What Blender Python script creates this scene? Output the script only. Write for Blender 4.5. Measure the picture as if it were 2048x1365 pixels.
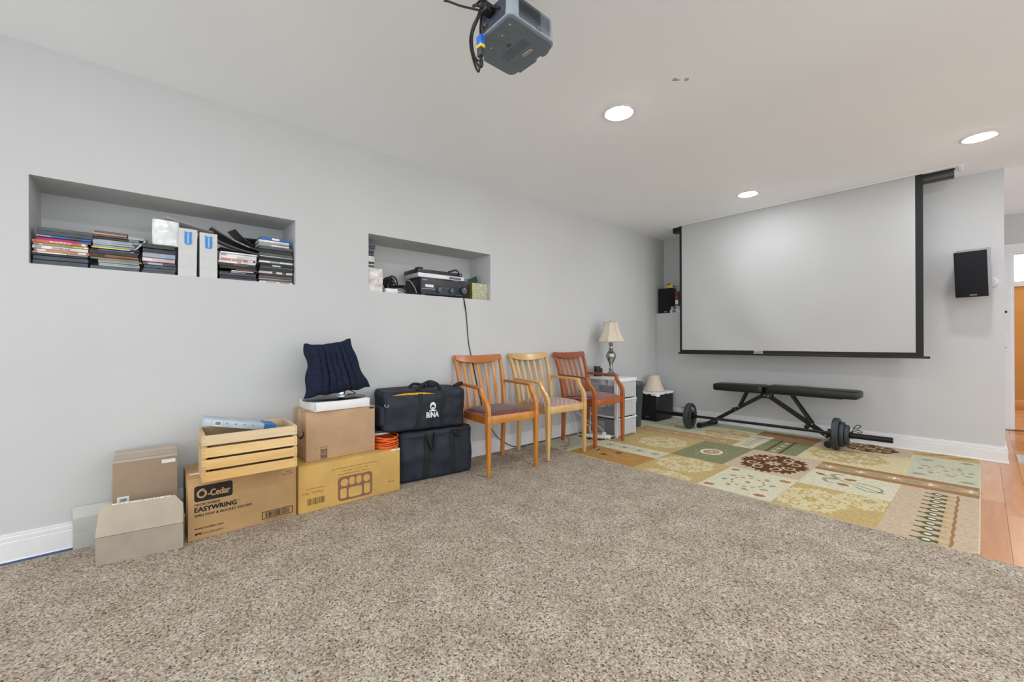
import bpy, bmesh, math, random
from mathutils import Vector, Matrix, noise as mnoise
for o in list(bpy.data.objects): bpy.data.objects.remove(o, do_unlink=True)
SC = bpy.context.scene
COL = SC.collection
PI = math.pi
RND = random.Random(7)

# ------------------------------------------------------------------ camera, world, exposure
CAM_LOC = Vector((2.9939, 0.0, 1.01468))
YAW, PITCH, ROLL, FPX = math.radians(48.39383), math.radians(0.0995), math.radians(-0.17132), 835.37
fw = Vector((-math.sin(YAW) * math.cos(PITCH), math.cos(YAW) * math.cos(PITCH), math.sin(PITCH)))
rt = Vector((math.cos(YAW), math.sin(YAW), 0)); up = rt.cross(fw)
cr = math.cos(ROLL) * rt + math.sin(ROLL) * up
cu = -math.sin(ROLL) * rt + math.cos(ROLL) * up
cam_data = bpy.data.cameras.new('camera')
cam_data.sensor_width = 36.0; cam_data.sensor_fit = 'HORIZONTAL'; cam_data.lens = FPX * 36.0 / 2048.0
cam_data.clip_start = 0.05
cam = bpy.data.objects.new('camera', cam_data); COL.objects.link(cam)
M = Matrix((cr, cu, -fw)).transposed().to_4x4(); M.translation = CAM_LOC
cam.matrix_world = M
SC.camera = cam

world = bpy.data.worlds.new('room_ambient'); SC.world = world; world.use_nodes = True
wb = world.node_tree.nodes['Background']
wb.inputs[0].default_value = (0.95, 0.98, 1.0, 1); wb.inputs[1].default_value = 0.95
LAMP_STRENGTH = 66.0
SC.view_settings.view_transform = 'Standard'; SC.view_settings.look = 'None'
SC.view_settings.gamma = 1.0; SC.view_settings.use_curve_mapping = False
SC.view_settings.exposure = 1.08

# ------------------------------------------------------------------ materials
def lin(c):
    r = []
    for v in c[:3]:
        v = v / 255.0
        r.append(v / 12.92 if v <= 0.04045 else ((v + 0.055) / 1.055) ** 2.4)
    return tuple(r) + (1.0,)
MATS = {}
def newmat(name):
    m = bpy.data.materials.new(name); m.use_nodes = True
    nt = m.node_tree; b = nt.nodes['Principled BSDF']
    return m, nt, b
def N(nt, kind, **kw):
    n = nt.nodes.new(kind)
    for k, v in kw.items():
        if k.startswith('i_'): n.inputs[k[2:].replace('_', ' ')].default_value = v
        else: setattr(n, k, v)
    return n
def coords(nt, scale=(1, 1, 1), rot=(0, 0, 0)):
    t = N(nt, 'ShaderNodeTexCoord'); mp = N(nt, 'ShaderNodeMapping')
    mp.inputs['Scale'].default_value = scale; mp.inputs['Rotation'].default_value = rot
    nt.links.new(t.outputs['Object'], mp.inputs['Vector']); return mp.outputs['Vector']
def ramp(nt, fac, stops, interp='LINEAR'):
    r = N(nt, 'ShaderNodeValToRGB'); r.color_ramp.interpolation = interp
    e = r.color_ramp.elements
    while len(e) < len(stops): e.new(0.5)
    for k, (p, c) in enumerate(stops): e[k].position = p; e[k].color = lin(c)
    nt.links.new(fac, r.inputs[0]); return r.outputs[0]
def add_bump(nt, b, fac, strength, dist=0.002):
    bp = N(nt, 'ShaderNodeBump'); bp.inputs['Strength'].default_value = strength; bp.inputs['Distance'].default_value = dist
    nt.links.new(fac, bp.inputs['Height']); nt.links.new(bp.outputs[0], b.inputs['Normal'])
def pm(name, rgb, rough=0.55, metal=0.0, var=0.05, scale=25.0, bump=0.0, bscale=200.0, coat=0.0, spec=0.5, trans=0.0, alpha=1.0, stretch=(1, 1, 1)):
    if name in MATS: return MATS[name]
    m, nt, b = newmat(name)
    v = coords(nt, stretch)
    n = N(nt, 'ShaderNodeTexNoise'); n.inputs['Scale'].default_value = scale; n.inputs['Detail'].default_value = 4
    nt.links.new(v, n.inputs['Vector'])
    c0 = tuple(max(0, x * (1 - var)) for x in rgb); c1 = tuple(min(255, x * (1 + var)) for x in rgb)
    nt.links.new(ramp(nt, n.outputs['Fac'], [(0.3, c0), (0.7, c1)]), b.inputs['Base Color'])
    b.inputs['Roughness'].default_value = rough; b.inputs['Metallic'].default_value = metal
    b.inputs['Specular IOR Level'].default_value = spec
    b.inputs['Coat Weight'].default_value = coat; b.inputs['Coat Roughness'].default_value = 0.15
    b.inputs['Transmission Weight'].default_value = trans; b.inputs['Alpha'].default_value = alpha
    if bump:
        n2 = N(nt, 'ShaderNodeTexNoise'); n2.inputs['Scale'].default_value = bscale; n2.inputs['Detail'].default_value = 3
        nt.links.new(v, n2.inputs['Vector']); add_bump(nt, b, n2.outputs['Fac'], bump)
    MATS[name] = m; return m
def wood(name, light, dark, axis='Z', rough=0.35, coat=0.3, scale=14.0):
    if name in MATS: return MATS[name]
    m, nt, b = newmat(name)
    st = {'X': (0.12, 1, 1), 'Y': (1, 0.12, 1), 'Z': (1, 1, 0.12)}[axis]
    v = coords(nt, st)
    n = N(nt, 'ShaderNodeTexNoise'); n.inputs['Scale'].default_value = scale; n.inputs['Detail'].default_value = 6; n.inputs['Distortion'].default_value = 0.6
    nt.links.new(v, n.inputs['Vector'])
    n2 = N(nt, 'ShaderNodeTexNoise'); n2.inputs['Scale'].default_value = scale * 8; n2.inputs['Detail'].default_value = 3
    nt.links.new(v, n2.inputs['Vector'])
    mx = N(nt, 'ShaderNodeMath', operation='MULTIPLY_ADD'); mx.inputs[1].default_value = 0.35
    nt.links.new(n2.outputs['Fac'], mx.inputs[0]); nt.links.new(n.outputs['Fac'], mx.inputs[2])
    nt.links.new(ramp(nt, mx.outputs[0], [(0.42, light), (0.62, tuple((a + c) / 2 for a, c in zip(light, dark))), (0.95, dark)]), b.inputs['Base Color'])
    b.inputs['Roughness'].default_value = rough; b.inputs['Coat Weight'].default_value = coat; b.inputs['Coat Roughness'].default_value = 0.2
    MATS[name] = m; return m
def stripes(name, cols, axis='Y', period=0.02, rough=0.8, check=False):
    m, nt, b = newmat(name)
    t = N(nt, 'ShaderNodeTexCoord'); s = N(nt, 'ShaderNodeSeparateXYZ'); nt.links.new(t.outputs['Object'], s.inputs[0])
    def saw(ax, per):
        d = N(nt, 'ShaderNodeMath', operation='DIVIDE'); d.inputs[1].default_value = per; nt.links.new(s.outputs[ax], d.inputs[0])
        f = N(nt, 'ShaderNodeMath', operation='FRACT'); nt.links.new(d.outputs[0], f.inputs[0]); return f.outputs[0]
    f = saw(axis, period)
    if check:
        g = saw('X', period); a = N(nt, 'ShaderNodeMath', operation='ADD'); nt.links.new(f, a.inputs[0]); nt.links.new(g, a.inputs[1])
        f2 = N(nt, 'ShaderNodeMath', operation='FRACT'); nt.links.new(a.outputs[0], f2.inputs[0]); f = f2.outputs[0]
    nt.links.new(ramp(nt, f, cols, 'CONSTANT'), b.inputs['Base Color'])
    b.inputs['Roughness'].default_value = rough
    b.inputs['Sheen Weight'].default_value = 0.2
    MATS[name] = m; return m
def emat(name, rgb, strength):
    m, nt, b = newmat(name)
    b.inputs['Base Color'].default_value = lin(rgb); b.inputs['Emission Color'].default_value = lin(rgb); b.inputs['Emission Strength'].default_value = strength
    MATS[name] = m; return m

# ------------------------------------------------------------------ object helpers
OFF = {}
def root_of(o):
    while o.parent: o = o.parent
    return o
def tag(o, label=None, cat=None, group=None, kind=None):
    if label: o['label'] = label
    if cat: o['category'] = cat
    if group: o['group'] = group
    if kind: o['kind'] = kind
    return o
def thing(name, label, cat, loc=(0, 0, 0), rz=0.0, group=None, world=False, rot=None):
    o = bpy.data.objects.new(name, None); o.empty_display_size = 0.05; COL.objects.link(o)
    o.location = loc; o.rotation_euler = rot if rot else (0, 0, rz)
    if world: OFF[o.name] = Vector(loc)
    return tag(o, label, cat, group)
def mk(name, verts, faces, mat, parent=None, smooth=False, origin=None, fmats=None):
    off = Vector((0, 0, 0))
    if parent is not None: off = OFF.get(root_of(parent).name, off)
    if origin is not None: off = Vector(origin)
    me = bpy.data.meshes.new(name)
    me.from_pydata([tuple(Vector(v) - off) for v in verts], [], [tuple(f) for f in faces])
    mats = mat if isinstance(mat, (list, tuple)) else [mat]
    for q in mats: me.materials.append(q)
    if fmats:
        for p, i in zip(me.polygons, fmats): p.material_index = i
    if smooth:
        for p in me.polygons: p.use_smooth = True
        try: me.set_sharp_from_angle(angle=math.radians(40 if smooth is True else smooth))
        except Exception: pass
    me.update()
    o = bpy.data.objects.new(name, me); COL.objects.link(o)
    if parent is not None: o.parent = parent
    if origin is not None: o.location = origin
    return o
def bm_data(bm):
    bm.verts.ensure_lookup_table(); bm.normal_update()
    vs = [v.co.copy() for v in bm.verts]; fs = [[v.index for v in f.verts] for f in bm.faces]
    bm.free(); return vs, fs
def box_data(x0, x1, y0, y1, z0, z1, bev=0.0, seg=2):
    bm = bmesh.new()
    bmesh.ops.create_cube(bm, size=1.0)
    for v in bm.verts:
        v.co = Vector((x0 + (v.co.x + .5) * (x1 - x0), y0 + (v.co.y + .5) * (y1 - y0), z0 + (v.co.z + .5) * (z1 - z0)))
    if bev: bmesh.ops.bevel(bm, geom=list(bm.edges), offset=bev, segments=seg, profile=0.5, affect='EDGES')
    bm.verts.index_update()
    return bm_data(bm)
def box(name, x0, x1, y0, y1, z0, z1, mat, parent=None, bev=0.0, seg=2, rot=None, origin=None, shear=None):
    vs, fs = box_data(x0, x1, y0, y1, z0, z1, bev, seg)
    if shear: vs = [shear(v) for v in vs]
    if rot is not None:
        c = Vector(((x0 + x1) / 2, (y0 + y1) / 2, (z0 + z1) / 2)) if len(rot) < 2 or not isinstance(rot, tuple) else Vector(rot[1])
        R = rot[0] if isinstance(rot, tuple) else rot
        vs = [R @ (v - c) + c for v in vs]
    return mk(name, vs, fs, mat, parent, smooth=bool(bev), origin=origin)
def joined(name, datas, mat, parent=None, smooth=False, origin=None):
    V, F = [], []
    for vs, fs in datas:
        k = len(V); V += list(vs); F += [[i + k for i in f] for f in fs]
    return mk(name, V, F, mat, parent, smooth, origin)
def frames(pts):
    P = [Vector(p) for p in pts]; out = []
    prev = None
    for i, p in enumerate(P):
        t = (P[min(i + 1, len(P) - 1)] - P[max(i - 1, 0)]).normalized()
        if prev is None:
            a = Vector((0, 0, 1)) if abs(t.z) < .9 else Vector((1, 0, 0))
            n = t.cross(a).normalized()
        else:
            n = (prev - t * prev.dot(t)); n = n.normalized() if n.length > 1e-6 else t.orthogonal().normalized()
        prev = n; out.append((p, t, n, t.cross(n)))
    return out
def tube_data(pts, r, n=10, caps=True):
    V, F = [], []; fr = frames(pts)
    for i, (p, t, a, b) in enumerate(fr):
        rr = r[i] if isinstance(r, (list, tuple)) else r
        for k in range(n):
            th = 2 * PI * k / n; V.append(p + a * (math.cos(th) * rr) + b * (math.sin(th) * rr))
    m = len(fr)
    for i in range(m - 1):
        for k in range(n):
            F.append([i * n + k, i * n + (k + 1) % n, (i + 1) * n + (k + 1) % n, (i + 1) * n + k])
    if caps: F.append(list(range(n))[::-1]); F.append([(m - 1) * n + k for k in range(n)])
    return V, F
def tube(name, pts, r, mat, parent=None, n=10, origin=None):
    V, F = tube_data(pts, r, n); return mk(name, V, F, mat, parent, smooth=50, origin=origin)
def bar_data(pts, secs, side=Vector((0, 1, 0))):
    """rectangular section swept along pts in a plane normal to side; secs = (width across side, thickness in plane)"""
    V, F = [], []; P = [Vector(p) for p in pts]
    for i, p in enumerate(P):
        t = (P[min(i + 1, len(P) - 1)] - P[max(i - 1, 0)]).normalized()
        n = side.cross(t).normalized(); w, h = secs[i] if isinstance(secs, list) else secs
        for a, b in ((-1, -1), (1, -1), (1, 1), (-1, 1)): V.append(p + side * (a * w / 2) + n * (b * h / 2))
    m = len(P)
    for i in range(m - 1):
        for k in range(4): F.append([i * 4 + k, i * 4 + (k + 1) % 4, (i + 1) * 4 + (k + 1) % 4, (i + 1) * 4 + k])
    F.append([3, 2, 1, 0]); F.append([(m - 1) * 4 + k for k in range(4)])
    return V, F
def bevel_data(vs, fs, off, seg=2):
    bm = bmesh.new(); bv = [bm.verts.new(v) for v in vs]
    for f in fs: bm.faces.new([bv[i] for i in f])
    bm.normal_update()
    ed = [e for e in bm.edges if len(e.link_faces) == 2 and e.calc_face_angle(0) > .5]
    bmesh.ops.bevel(bm, geom=ed, offset=off, segments=seg, profile=.5, affect='EDGES'); bm.verts.index_update()
    return bm_data(bm)
def lathe_data(prof, n=32, c=(0, 0, 0), sx=1.0, sy=1.0):
    V, F = [], []
    for r, z in prof:
        for k in range(n):
            th = 2 * PI * k / n; V.append(Vector((c[0] + r * sx * math.cos(th), c[1] + r * sy * math.sin(th), c[2] + z)))
    for i in range(len(prof) - 1):
        for k in range(n): F.append([i * n + k, i * n + (k + 1) % n, (i + 1) * n + (k + 1) % n, (i + 1) * n + k])
    F.append(list(range(n))[::-1]); F.append([(len(prof) - 1) * n + k for k in range(n)])
    return V, F
def lathe(name, prof, mat, parent=None, n=32, c=(0, 0, 0), sx=1.0, sy=1.0, axis=None, origin=None, smooth=45):
    V, F = lathe_data(prof, n, (0, 0, 0), sx, sy)
    if axis == 'X': V = [Vector((v.z, v.x, v.y)) for v in V]
    elif axis == 'Y': V = [Vector((v.y, v.z, v.x)) for v in V]
    V = [v + Vector(c) for v in V]
    return mk(name, V, F, mat, parent, smooth=smooth, origin=origin)
def prism_data(poly, h, M4):
    """2-D polygon in local xy extruded 0..h along local z, then placed by a matrix"""
    n = len(poly)
    V = [M4 @ Vector((x, y, 0)) for x, y in poly] + [M4 @ Vector((x, y, h)) for x, y in poly]
    F = [list(range(n))[::-1], [n + k for k in range(n)]] + [[k, (k + 1) % n, n + (k + 1) % n, n + k] for k in range(n)]
    return V, F
def prism(name, poly, h, M4, mat, parent=None, origin=None):
    V, F = prism_data(poly, h, M4); return mk(name, V, F, mat, parent, origin=origin)
def MX(x=0.0, y=0.0, z=0.0, flip=False):
    """frame on a face that looks toward +x: local x -> +y, local y -> +z, normal -> +x (flip: printed upside down)"""
    s = -1 if flip else 1
    m = Matrix(((0, 0, 1), (s, 0, 0), (0, s, 0))).to_4x4(); m.translation = (x, y, z); return m
def MY(x=0.0, y=0.0, z=0.0):
    """face that looks toward -y: local x -> +x, local y -> +z"""
    m = Matrix(((1, 0, 0), (0, 0, -1), (0, 1, 0))).to_4x4(); m.translation = (x, y, z); return m
def MZ(x=0.0, y=0.0, z=0.0, a=0.0):
    m = Matrix.Rotation(a, 4, 'Z'); m.translation = (x, y, z); return m
def rrect(w, h, r, n=5, x=0.0, y=0.0):
    p = []
    for cx, cy, a0 in ((w / 2 - r, h / 2 - r, 0), (-w / 2 + r, h / 2 - r, 90), (-w / 2 + r, -h / 2 + r, 180), (w / 2 - r, -h / 2 + r, 270)):
        for k in range(n + 1):
            a = math.radians(a0 + 90.0 * k / n); p.append((x + cx + r * math.cos(a), y + cy + r * math.sin(a)))
    return p
def rect(x0, x1, y0, y1): return [(x0, y0), (x1, y0), (x1, y1), (x0, y1)]
def ring_data(outer, inner, h, M4):
    n = len(outer)
    V = [M4 @ Vector((x, y, z)) for z in (0, h) for L in (outer, inner) for x, y in L]
    F = []
    for k in range(n):
        j = (k + 1) % n
        F += [[k, j, n + j, n + k][::-1], [2 * n + k, 2 * n + j, 3 * n + j, 3 * n + k], [k, j, 2 * n + j, 2 * n + k], [n + j, n + k, 3 * n + k, 3 * n + j]]
    return V, F
def text(name, s, size, M4, mat, parent, width=None, bold=0.0, align='LEFT', depth=0.0004, xs=None):
    cu_ = bpy.data.curves.new(name, 'FONT'); cu_.body = s; cu_.size = size; cu_.align_x = align; cu_.resolution_u = 2
    ob = bpy.data.objects.new(name, cu_); COL.objects.link(ob)
    dg = bpy.context.evaluated_depsgraph_get(); me = bpy.data.meshes.new_from_object(ob.evaluated_get(dg))
    vs = [v.co.copy() for v in me.vertices]; fs = [list(p.vertices) for p in me.polygons]
    bpy.data.objects.remove(ob, do_unlink=True); bpy.data.curves.remove(cu_); bpy.data.meshes.remove(me)
    if width and vs:
        x0 = min(v.x for v in vs); x1 = max(v.x for v in vs); k = width / (x1 - x0)
        for v in vs: v.x = (v.x - (x0 if align == 'LEFT' else 0)) * k
    if bold:
        base = list(vs); bf = list(fs); vs, fs = [], []
        for q, (dx, dy) in enumerate(((-1, -.6), (1, -.6), (-1, .6), (1, .6), (0, 0))):
            k = len(vs); vs += [v + Vector((dx * bold, dy * bold, q * .00002)) for v in base]; fs += [[i + k for i in f] for f in bf]
    vs = [M4 @ (v + Vector((0, 0, depth))) for v in vs]
    return mk(name, vs, fs, mat, parent)
def arc(cx, cy, r, a0, a1, n): return [(cx + r * math.cos(math.radians(a0 + (a1 - a0) * k / n)), cy + r * math.sin(math.radians(a0 + (a1 - a0) * k / n))) for k in range(n + 1)]
def bez(pts, n=8):
    """Catmull-Rom through points"""
    P = [Vector(p) for p in pts]; out = []
    for i in range(len(P) - 1):
        p0, p1, p2, p3 = P[max(i - 1, 0)], P[i], P[i + 1], P[min(i + 2, len(P) - 1)]
        for k in range(n):
            t = k / n
            out.append(0.5 * ((2 * p1) + (p2 - p0) * t + (2 * p0 - 5 * p1 + 4 * p2 - p3) * t * t + (3 * p1 - p0 - 3 * p2 + p3) * t ** 3))
    out.append(P[-1]); return out
# ------------------------------------------------------------------ the room
CEIL = 2.44; BACK = 5.336; NZ0, NZ1 = 1.394, 1.815
N1 = (-0.397, 0.759); N2 = (1.251, 2.396)
m_wall = pm('wall_paint', (199, 200, 201), rough=0.75, var=0.012, scale=1.5, bump=0.05, bscale=260)
m_ceil = pm('ceiling_paint', (246, 250, 254), rough=0.85, var=0.012, scale=1.2, bump=0.04, bscale=220)
m_trim = pm('white_trim_paint', (226, 227, 229), rough=0.4, var=0.01)
m_black = pm('black_plastic', (15, 16, 17), rough=0.45)
m_white = pm('white_plastic', (232, 232, 232), rough=0.45, var=0.02)
def struct(o): o['kind'] = 'structure'; return o
W0 = -0.42
blocks = [box_data(W0, 0, -3.2, 5.75, -0.05, NZ0), box_data(W0, 0, -3.2, 5.75, NZ1, CEIL + .05)]
for y0, y1 in ((-3.2, N1[0]), (N1[1], N2[0]), (N2[1], 5.75)): blocks.append(box_data(W0, 0, y0, y1, NZ0, NZ1))
for y0, y1 in (N1, N2): blocks.append(box_data(W0, -0.327, y0, y1, NZ0, NZ1))
struct(joined('wall_left', blocks, m_wall))
struct(joined('wall_back', [box_data(0, 1.15, BACK, 5.60, -0.05, 1.396), box_data(0, 1.15, 5.544, 5.60, 1.396, CEIL + .05),
                            box_data(1.15, 3.117, BACK, 5.60, -0.05, CEIL + .05)], m_wall))
struct(box('wall_hall', 2.95, 3.117, 5.60, 7.367, -0.05, CEIL + .05, m_wall))
CE = struct(box('ceiling', W0, 6.4, -3.2, 7.5, CEIL, CEIL + 0.12, m_ceil))
# patches where the ceiling paint has been knocked off
m_scuff = pm('bare_plaster', (176, 176, 176), rough=0.9)
for q in ([(1.87, 2.17), (1.895, 2.155), (1.905, 2.20), (1.888, 2.19)], [(1.925, 2.205), (1.945, 2.215), (1.935, 2.235), (1.918, 2.228)]):
    prism('plaster_chip', q, 0.0015, MZ(0, 0, CEIL - 0.0012), m_scuff, CE)
# baseboards
BB = [(0, 0), (.020, 0), (.020, .010), (.015, .016), (.015, .096), (.011, .100), (.0125, .104), (.0125, .118), (.008, .122), (.009, .131), (.004, .134), (0, .134)]
def base_run(name, path, outs):
    V, F = [], []; n = len(BB)
    for (x, y), (ox, oy) in zip(path, outs):
        for t, z in BB: V.append(Vector((x + ox * t, y + oy * t, z - 0.002)))
    for i in range(len(path) - 1):
        for k in range(n - 1): F.append([i * n + k, i * n + k + 1, (i + 1) * n + k + 1, (i + 1) * n + k])
    return struct(mk(name, V, F, m_trim))
base_run('baseboard_left', [(0, -3.2), (0, BACK)], [(1, 0), (1, 0)])
base_run('baseboard_back', [(0.0, BACK), (3.117, BACK), (3.117, 7.36)], [(0, -1), (1, -1), (1, 0)])
# floor: laminate strips with recessed joints on a dark underlay
FL = struct(box('floor', W0, 6.4, 2.90, 7.42, -0.06, -0.010, pm('underlay', (90, 62, 40), rough=0.9)))
lam = []
for i, (a, b_) in enumerate([((204, 142, 94), (186, 122, 76)), ((212, 156, 108), (194, 134, 88)), ((196, 132, 84), (176, 110, 66)), ((216, 164, 120), (200, 144, 100))]):
    lam.append(wood('laminate_tone_%d' % i, a, b_, 'Y', rough=0.22, coat=0.25, scale=22))
plank_mesh = {}
sx = 0.1
xi = 2.885
k = 0
while xi < 4.5:
    y = 2.86 - RND.random() * 0.5
    while y < 7.36:
        L = RND.choice((0.45, 0.6, 0.75)); y0 = max(y, 2.90); y1 = min(y + L, 7.364)
        if y1 - y0 > 0.02:
            box('plank', xi + .0006, xi + sx - .0006, y0 + .0006, y1 - .0006, -0.0105, -0.003, RND.choice(lam), FL, origin=None)
        y += L
    xi += sx
# carpet
def carpet_mat():
    m, nt, b = newmat('berber_carpet')
    v = coords(nt)
    vo = N(nt, 'ShaderNodeTexVoronoi'); vo.inputs['Scale'].default_value = 175.0; vo.inputs['Randomness'].default_value = 0.9
    nt.links.new(v, vo.inputs['Vector'])
    s = N(nt, 'ShaderNodeSeparateColor'); nt.links.new(vo.outputs['Color'], s.inputs[0])
    c = ramp(nt, s.outputs[0], [(0.0, (98, 88, 76)), (0.065, (142, 132, 118)), (0.22, (168, 158, 143)), (0.5, (185, 175, 159)), (0.74, (207, 197, 183)), (0.91, (178, 153, 134)), (0.972, (134, 102, 86))], 'CONSTANT')
    n = N(nt, 'ShaderNodeTexNoise'); n.inputs['Scale'].default_value = 6.0; n.inputs['Detail'].default_value = 5
    nt.links.new(v, n.inputs['Vector'])
    r2 = ramp(nt, n.outputs['Fac'], [(0.3, (226, 222, 218)), (0.7, (255, 255, 255))])
    mx = N(nt, 'ShaderNodeMix', data_type='RGBA', blend_type='MULTIPLY'); mx.inputs[0].default_value = 1.0
    nt.links.new(c, mx.inputs[6]); nt.links.new(r2, mx.inputs[7]); nt.links.new(mx.outputs[2], b.inputs['Base Color'])
    b.inputs['Roughness'].default_value = 0.95; b.inputs['Specular IOR Level'].default_value = 0.1
    inv = N(nt, 'ShaderNodeMath', operation='SUBTRACT'); inv.inputs[0].default_value = 1.0
    nt.links.new(vo.outputs['Distance'], inv.inputs[1]); add_bump(nt, b, inv.outputs[0], 0.45, 0.003)
    return m
cv, cf = [], []
prof = [(-3.2, -0.02), (-3.2, 0.0), (2.940, 0.0), (2.949, -0.002), (2.953, -0.006), (2.953, -0.02)]
nx = 220
for i in range(nx + 1):
    x = 0.0 + 6.4 * i / nx
    j = 0.004 * mnoise.noise(Vector((x * 9, 0, 0))) + 0.003 * mnoise.noise(Vector((x * 31, 3, 0)))
    for y, z in prof: cv.append(Vector((x, y + (j if y > 0 else 0), z)))
for i in range(nx):
    for k in range(len(prof) - 1):
        a = i * len(prof) + k; cf.append([a, a + len(prof), a + len(prof) + 1, a + 1])
o = mk('carpet', cv, cf, carpet_mat()); tag(o, 'beige flecked loop pile carpet covering the near floor', 'carpet', kind='stuff')

# hall end wall with a door opening, orange room beyond
HY = 7.367; DX0, DX1, DZ = 3.216, 4.06, 2.01
struct(joined('wall_far', [box_data(2.95, DX0, HY, HY + .12, -.05, CEIL + .05), box_data(DX1, 6.4, HY, HY + .12, -.05, CEIL + .05), box_data(DX0, DX1, HY, HY + .12, DZ, CEIL + .05)], m_wall))
D1 = thing('door_1', None, None, (DX0, HY, 0), world=True); D1['kind'] = 'structure'
def casing(x0, x1, z0, z1):
    return bevel_data(*box_data(x0, x1, HY - .020, HY, z0, z1), .004, 2)
joined('casing', [casing(DX0 - .088, DX0, 0, DZ), casing(DX1, DX1 + .088, 0, DZ), casing(DX0 - .088, DX1 + .088, DZ, DZ + .092)], m_trim, D1)
joined('jamb', [box_data(DX0, DX0 + .018, HY - .004, HY + .13, 0, DZ - .018), box_data(DX1 - .018, DX1, HY - .004, HY + .13, 0, DZ - .018), box_data(DX0, DX1, HY - .004, HY + .13, DZ - .018, DZ)], m_trim, D1)
box('strike_plate', DX0 - .052, DX0 - .034, HY - .0225, HY - .0195, 1.325, 1.350, m_black, D1)
box('strike_plate', DX0 - .052, DX0 - .036, HY - .0225, HY - .0195, 0.925, 0.940, pm('steel', (170, 170, 172), rough=.3, metal=1), D1)
box('threshold', DX0 - .05, DX1 + .05, HY - .03, HY + .05, -0.003, 0.004, pm('bronze_threshold', (96, 62, 38), rough=.4), D1)
m_orange = pm('orange_wall_paint', (196, 140, 72), rough=0.7, var=.02, scale=3)
FY = 9.589
struct(joined('wall_orange', [box_data(2.4, 5.2, FY, FY + .1, -.05, 1.80), box_data(2.4, 3.02, FY, FY + .1, 1.80, 2.7), box_data(4.2, 5.2, FY, FY + .1, 1.80, 2.7), box_data(3.02, 4.2, FY, FY + .1, 2.42, 2.7)], m_orange))
struct(box('wall_side', 2.4, 2.5, HY + .12, FY, -.05, 2.7, m_orange))
FT = struct(box('floor_tile_room', 2.4, 5.2, HY + .05, FY, -0.06, -0.010, pm('grout', (120, 88, 62), rough=.9)))
m_tile = pm('tan_ceramic_tile', (196, 148, 104), rough=.3, var=.08, scale=6)
tx = 2.5
while tx < 5.1:
    ty = HY + .06
    while ty < FY - .02:
        box('tile', tx + .004, min(tx + .326, 5.19), ty + .004, min(ty + .326, FY), -0.0105, -0.003, m_tile, FT); ty += .33
    tx += .33
struct(box('baseboard_orange', 2.5, 5.2, FY - .018, FY, -.003, .145, wood('honey_trim', (224, 160, 92), (204, 136, 70), 'X'), bev=.004))
W1 = thing('window_1', None, None, (3.02, FY, 1.8), world=True); W1['kind'] = 'structure'
joined('frame', [box_data(3.02, 4.2, FY - .03, FY + .06, 1.80, 1.872), box_data(3.02, 3.08, FY - .02, FY + .06, 1.87, 2.42), box_data(4.14, 4.2, FY - .02, FY + .06, 1.87, 2.42), box_data(3.02, 4.2, FY - .02, FY + .06, 2.36, 2.42)], pm('window_frame_paint', (206, 200, 194), rough=.4), W1)
box('pane', 3.07, 4.15, FY + .01, FY + .02, 1.87, 2.37, emat('daylit_glass', (240, 244, 250), 1.0), W1)
for k in range(1):
    box('blind_headrail', 3.08, 4.14, FY - .025, FY + .005, 2.325, 2.36, m_trim, W1, bev=.004)
# small grey floor register in the hall
t = thing('floor_register', 'light grey metal register on laminate at the right edge', 'register', (3.30, 5.62, -.003), world=True)
joined('frame', [box_data(3.19, 3.46, 5.47, 5.49, -.003, .006), box_data(3.19, 3.46, 5.76, 5.78, -.003, .006), box_data(3.19, 3.21, 5.49, 5.76, -.003, .006), box_data(3.44, 3.46, 5.49, 5.76, -.003, .006)], pm('register_grey', (188, 192, 194), rough=.4), t)
for k in range(9): box('louvre', 3.21, 3.44, 5.495 + k * .029, 5.515 + k * .029, -.003, .003, MATS['register_grey'], t)

# recessed lights: three in the picture and the rest of their grid
m_lens = emat('lit_lamp_lens', (248, 251, 255), LAMP_STRENGTH)
spots = [((1.493, 2.230), 'round recessed ceiling light nearest the projector'), ((1.487, 4.405), 'round recessed ceiling light in front of the screen centre'), ((2.985, 4.400), 'round recessed ceiling light above the wall speaker side of the screen')]
more = [(2.985, 2.23), (1.49, 0.06), (2.985, 0.06), (4.48, 4.40), (4.48, 2.23), (4.48, 0.06), (1.49, -2.1), (2.985, -2.1)]
def downlight(x, y, label):
    t = thing('recessed_light', label, 'ceiling light', (x, y, CEIL), group='recessed ceiling lights')
    V, F = lathe_data([(.098, 0), (.098, -.002), (.092, -.004), (.084, -.004), (.078, -.002), (.078, .0)], 40)
    mk('trim_ring', V, F[:-2], m_trim, t, smooth=50)
    lathe('lens', [(.0, -.0105), (.04, -.0095), (.066, -.0070), (.077, -.0020), (.077, -.0002), (.0, -.0002)], m_lens, t, n=40)
for (x, y), l in spots: downlight(x, y, l)
where = ['above and ahead of the camera', 'above the tall carton side of the camera', 'straight above the camera', 'right of the wall speaker light', 'right of the camera toward the hall', 'right of the camera', 'behind the camera at the left', 'behind the camera']
for (x, y), w_ in zip(more, where): downlight(x, y, 'round recessed ceiling light ' + w_)

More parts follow.
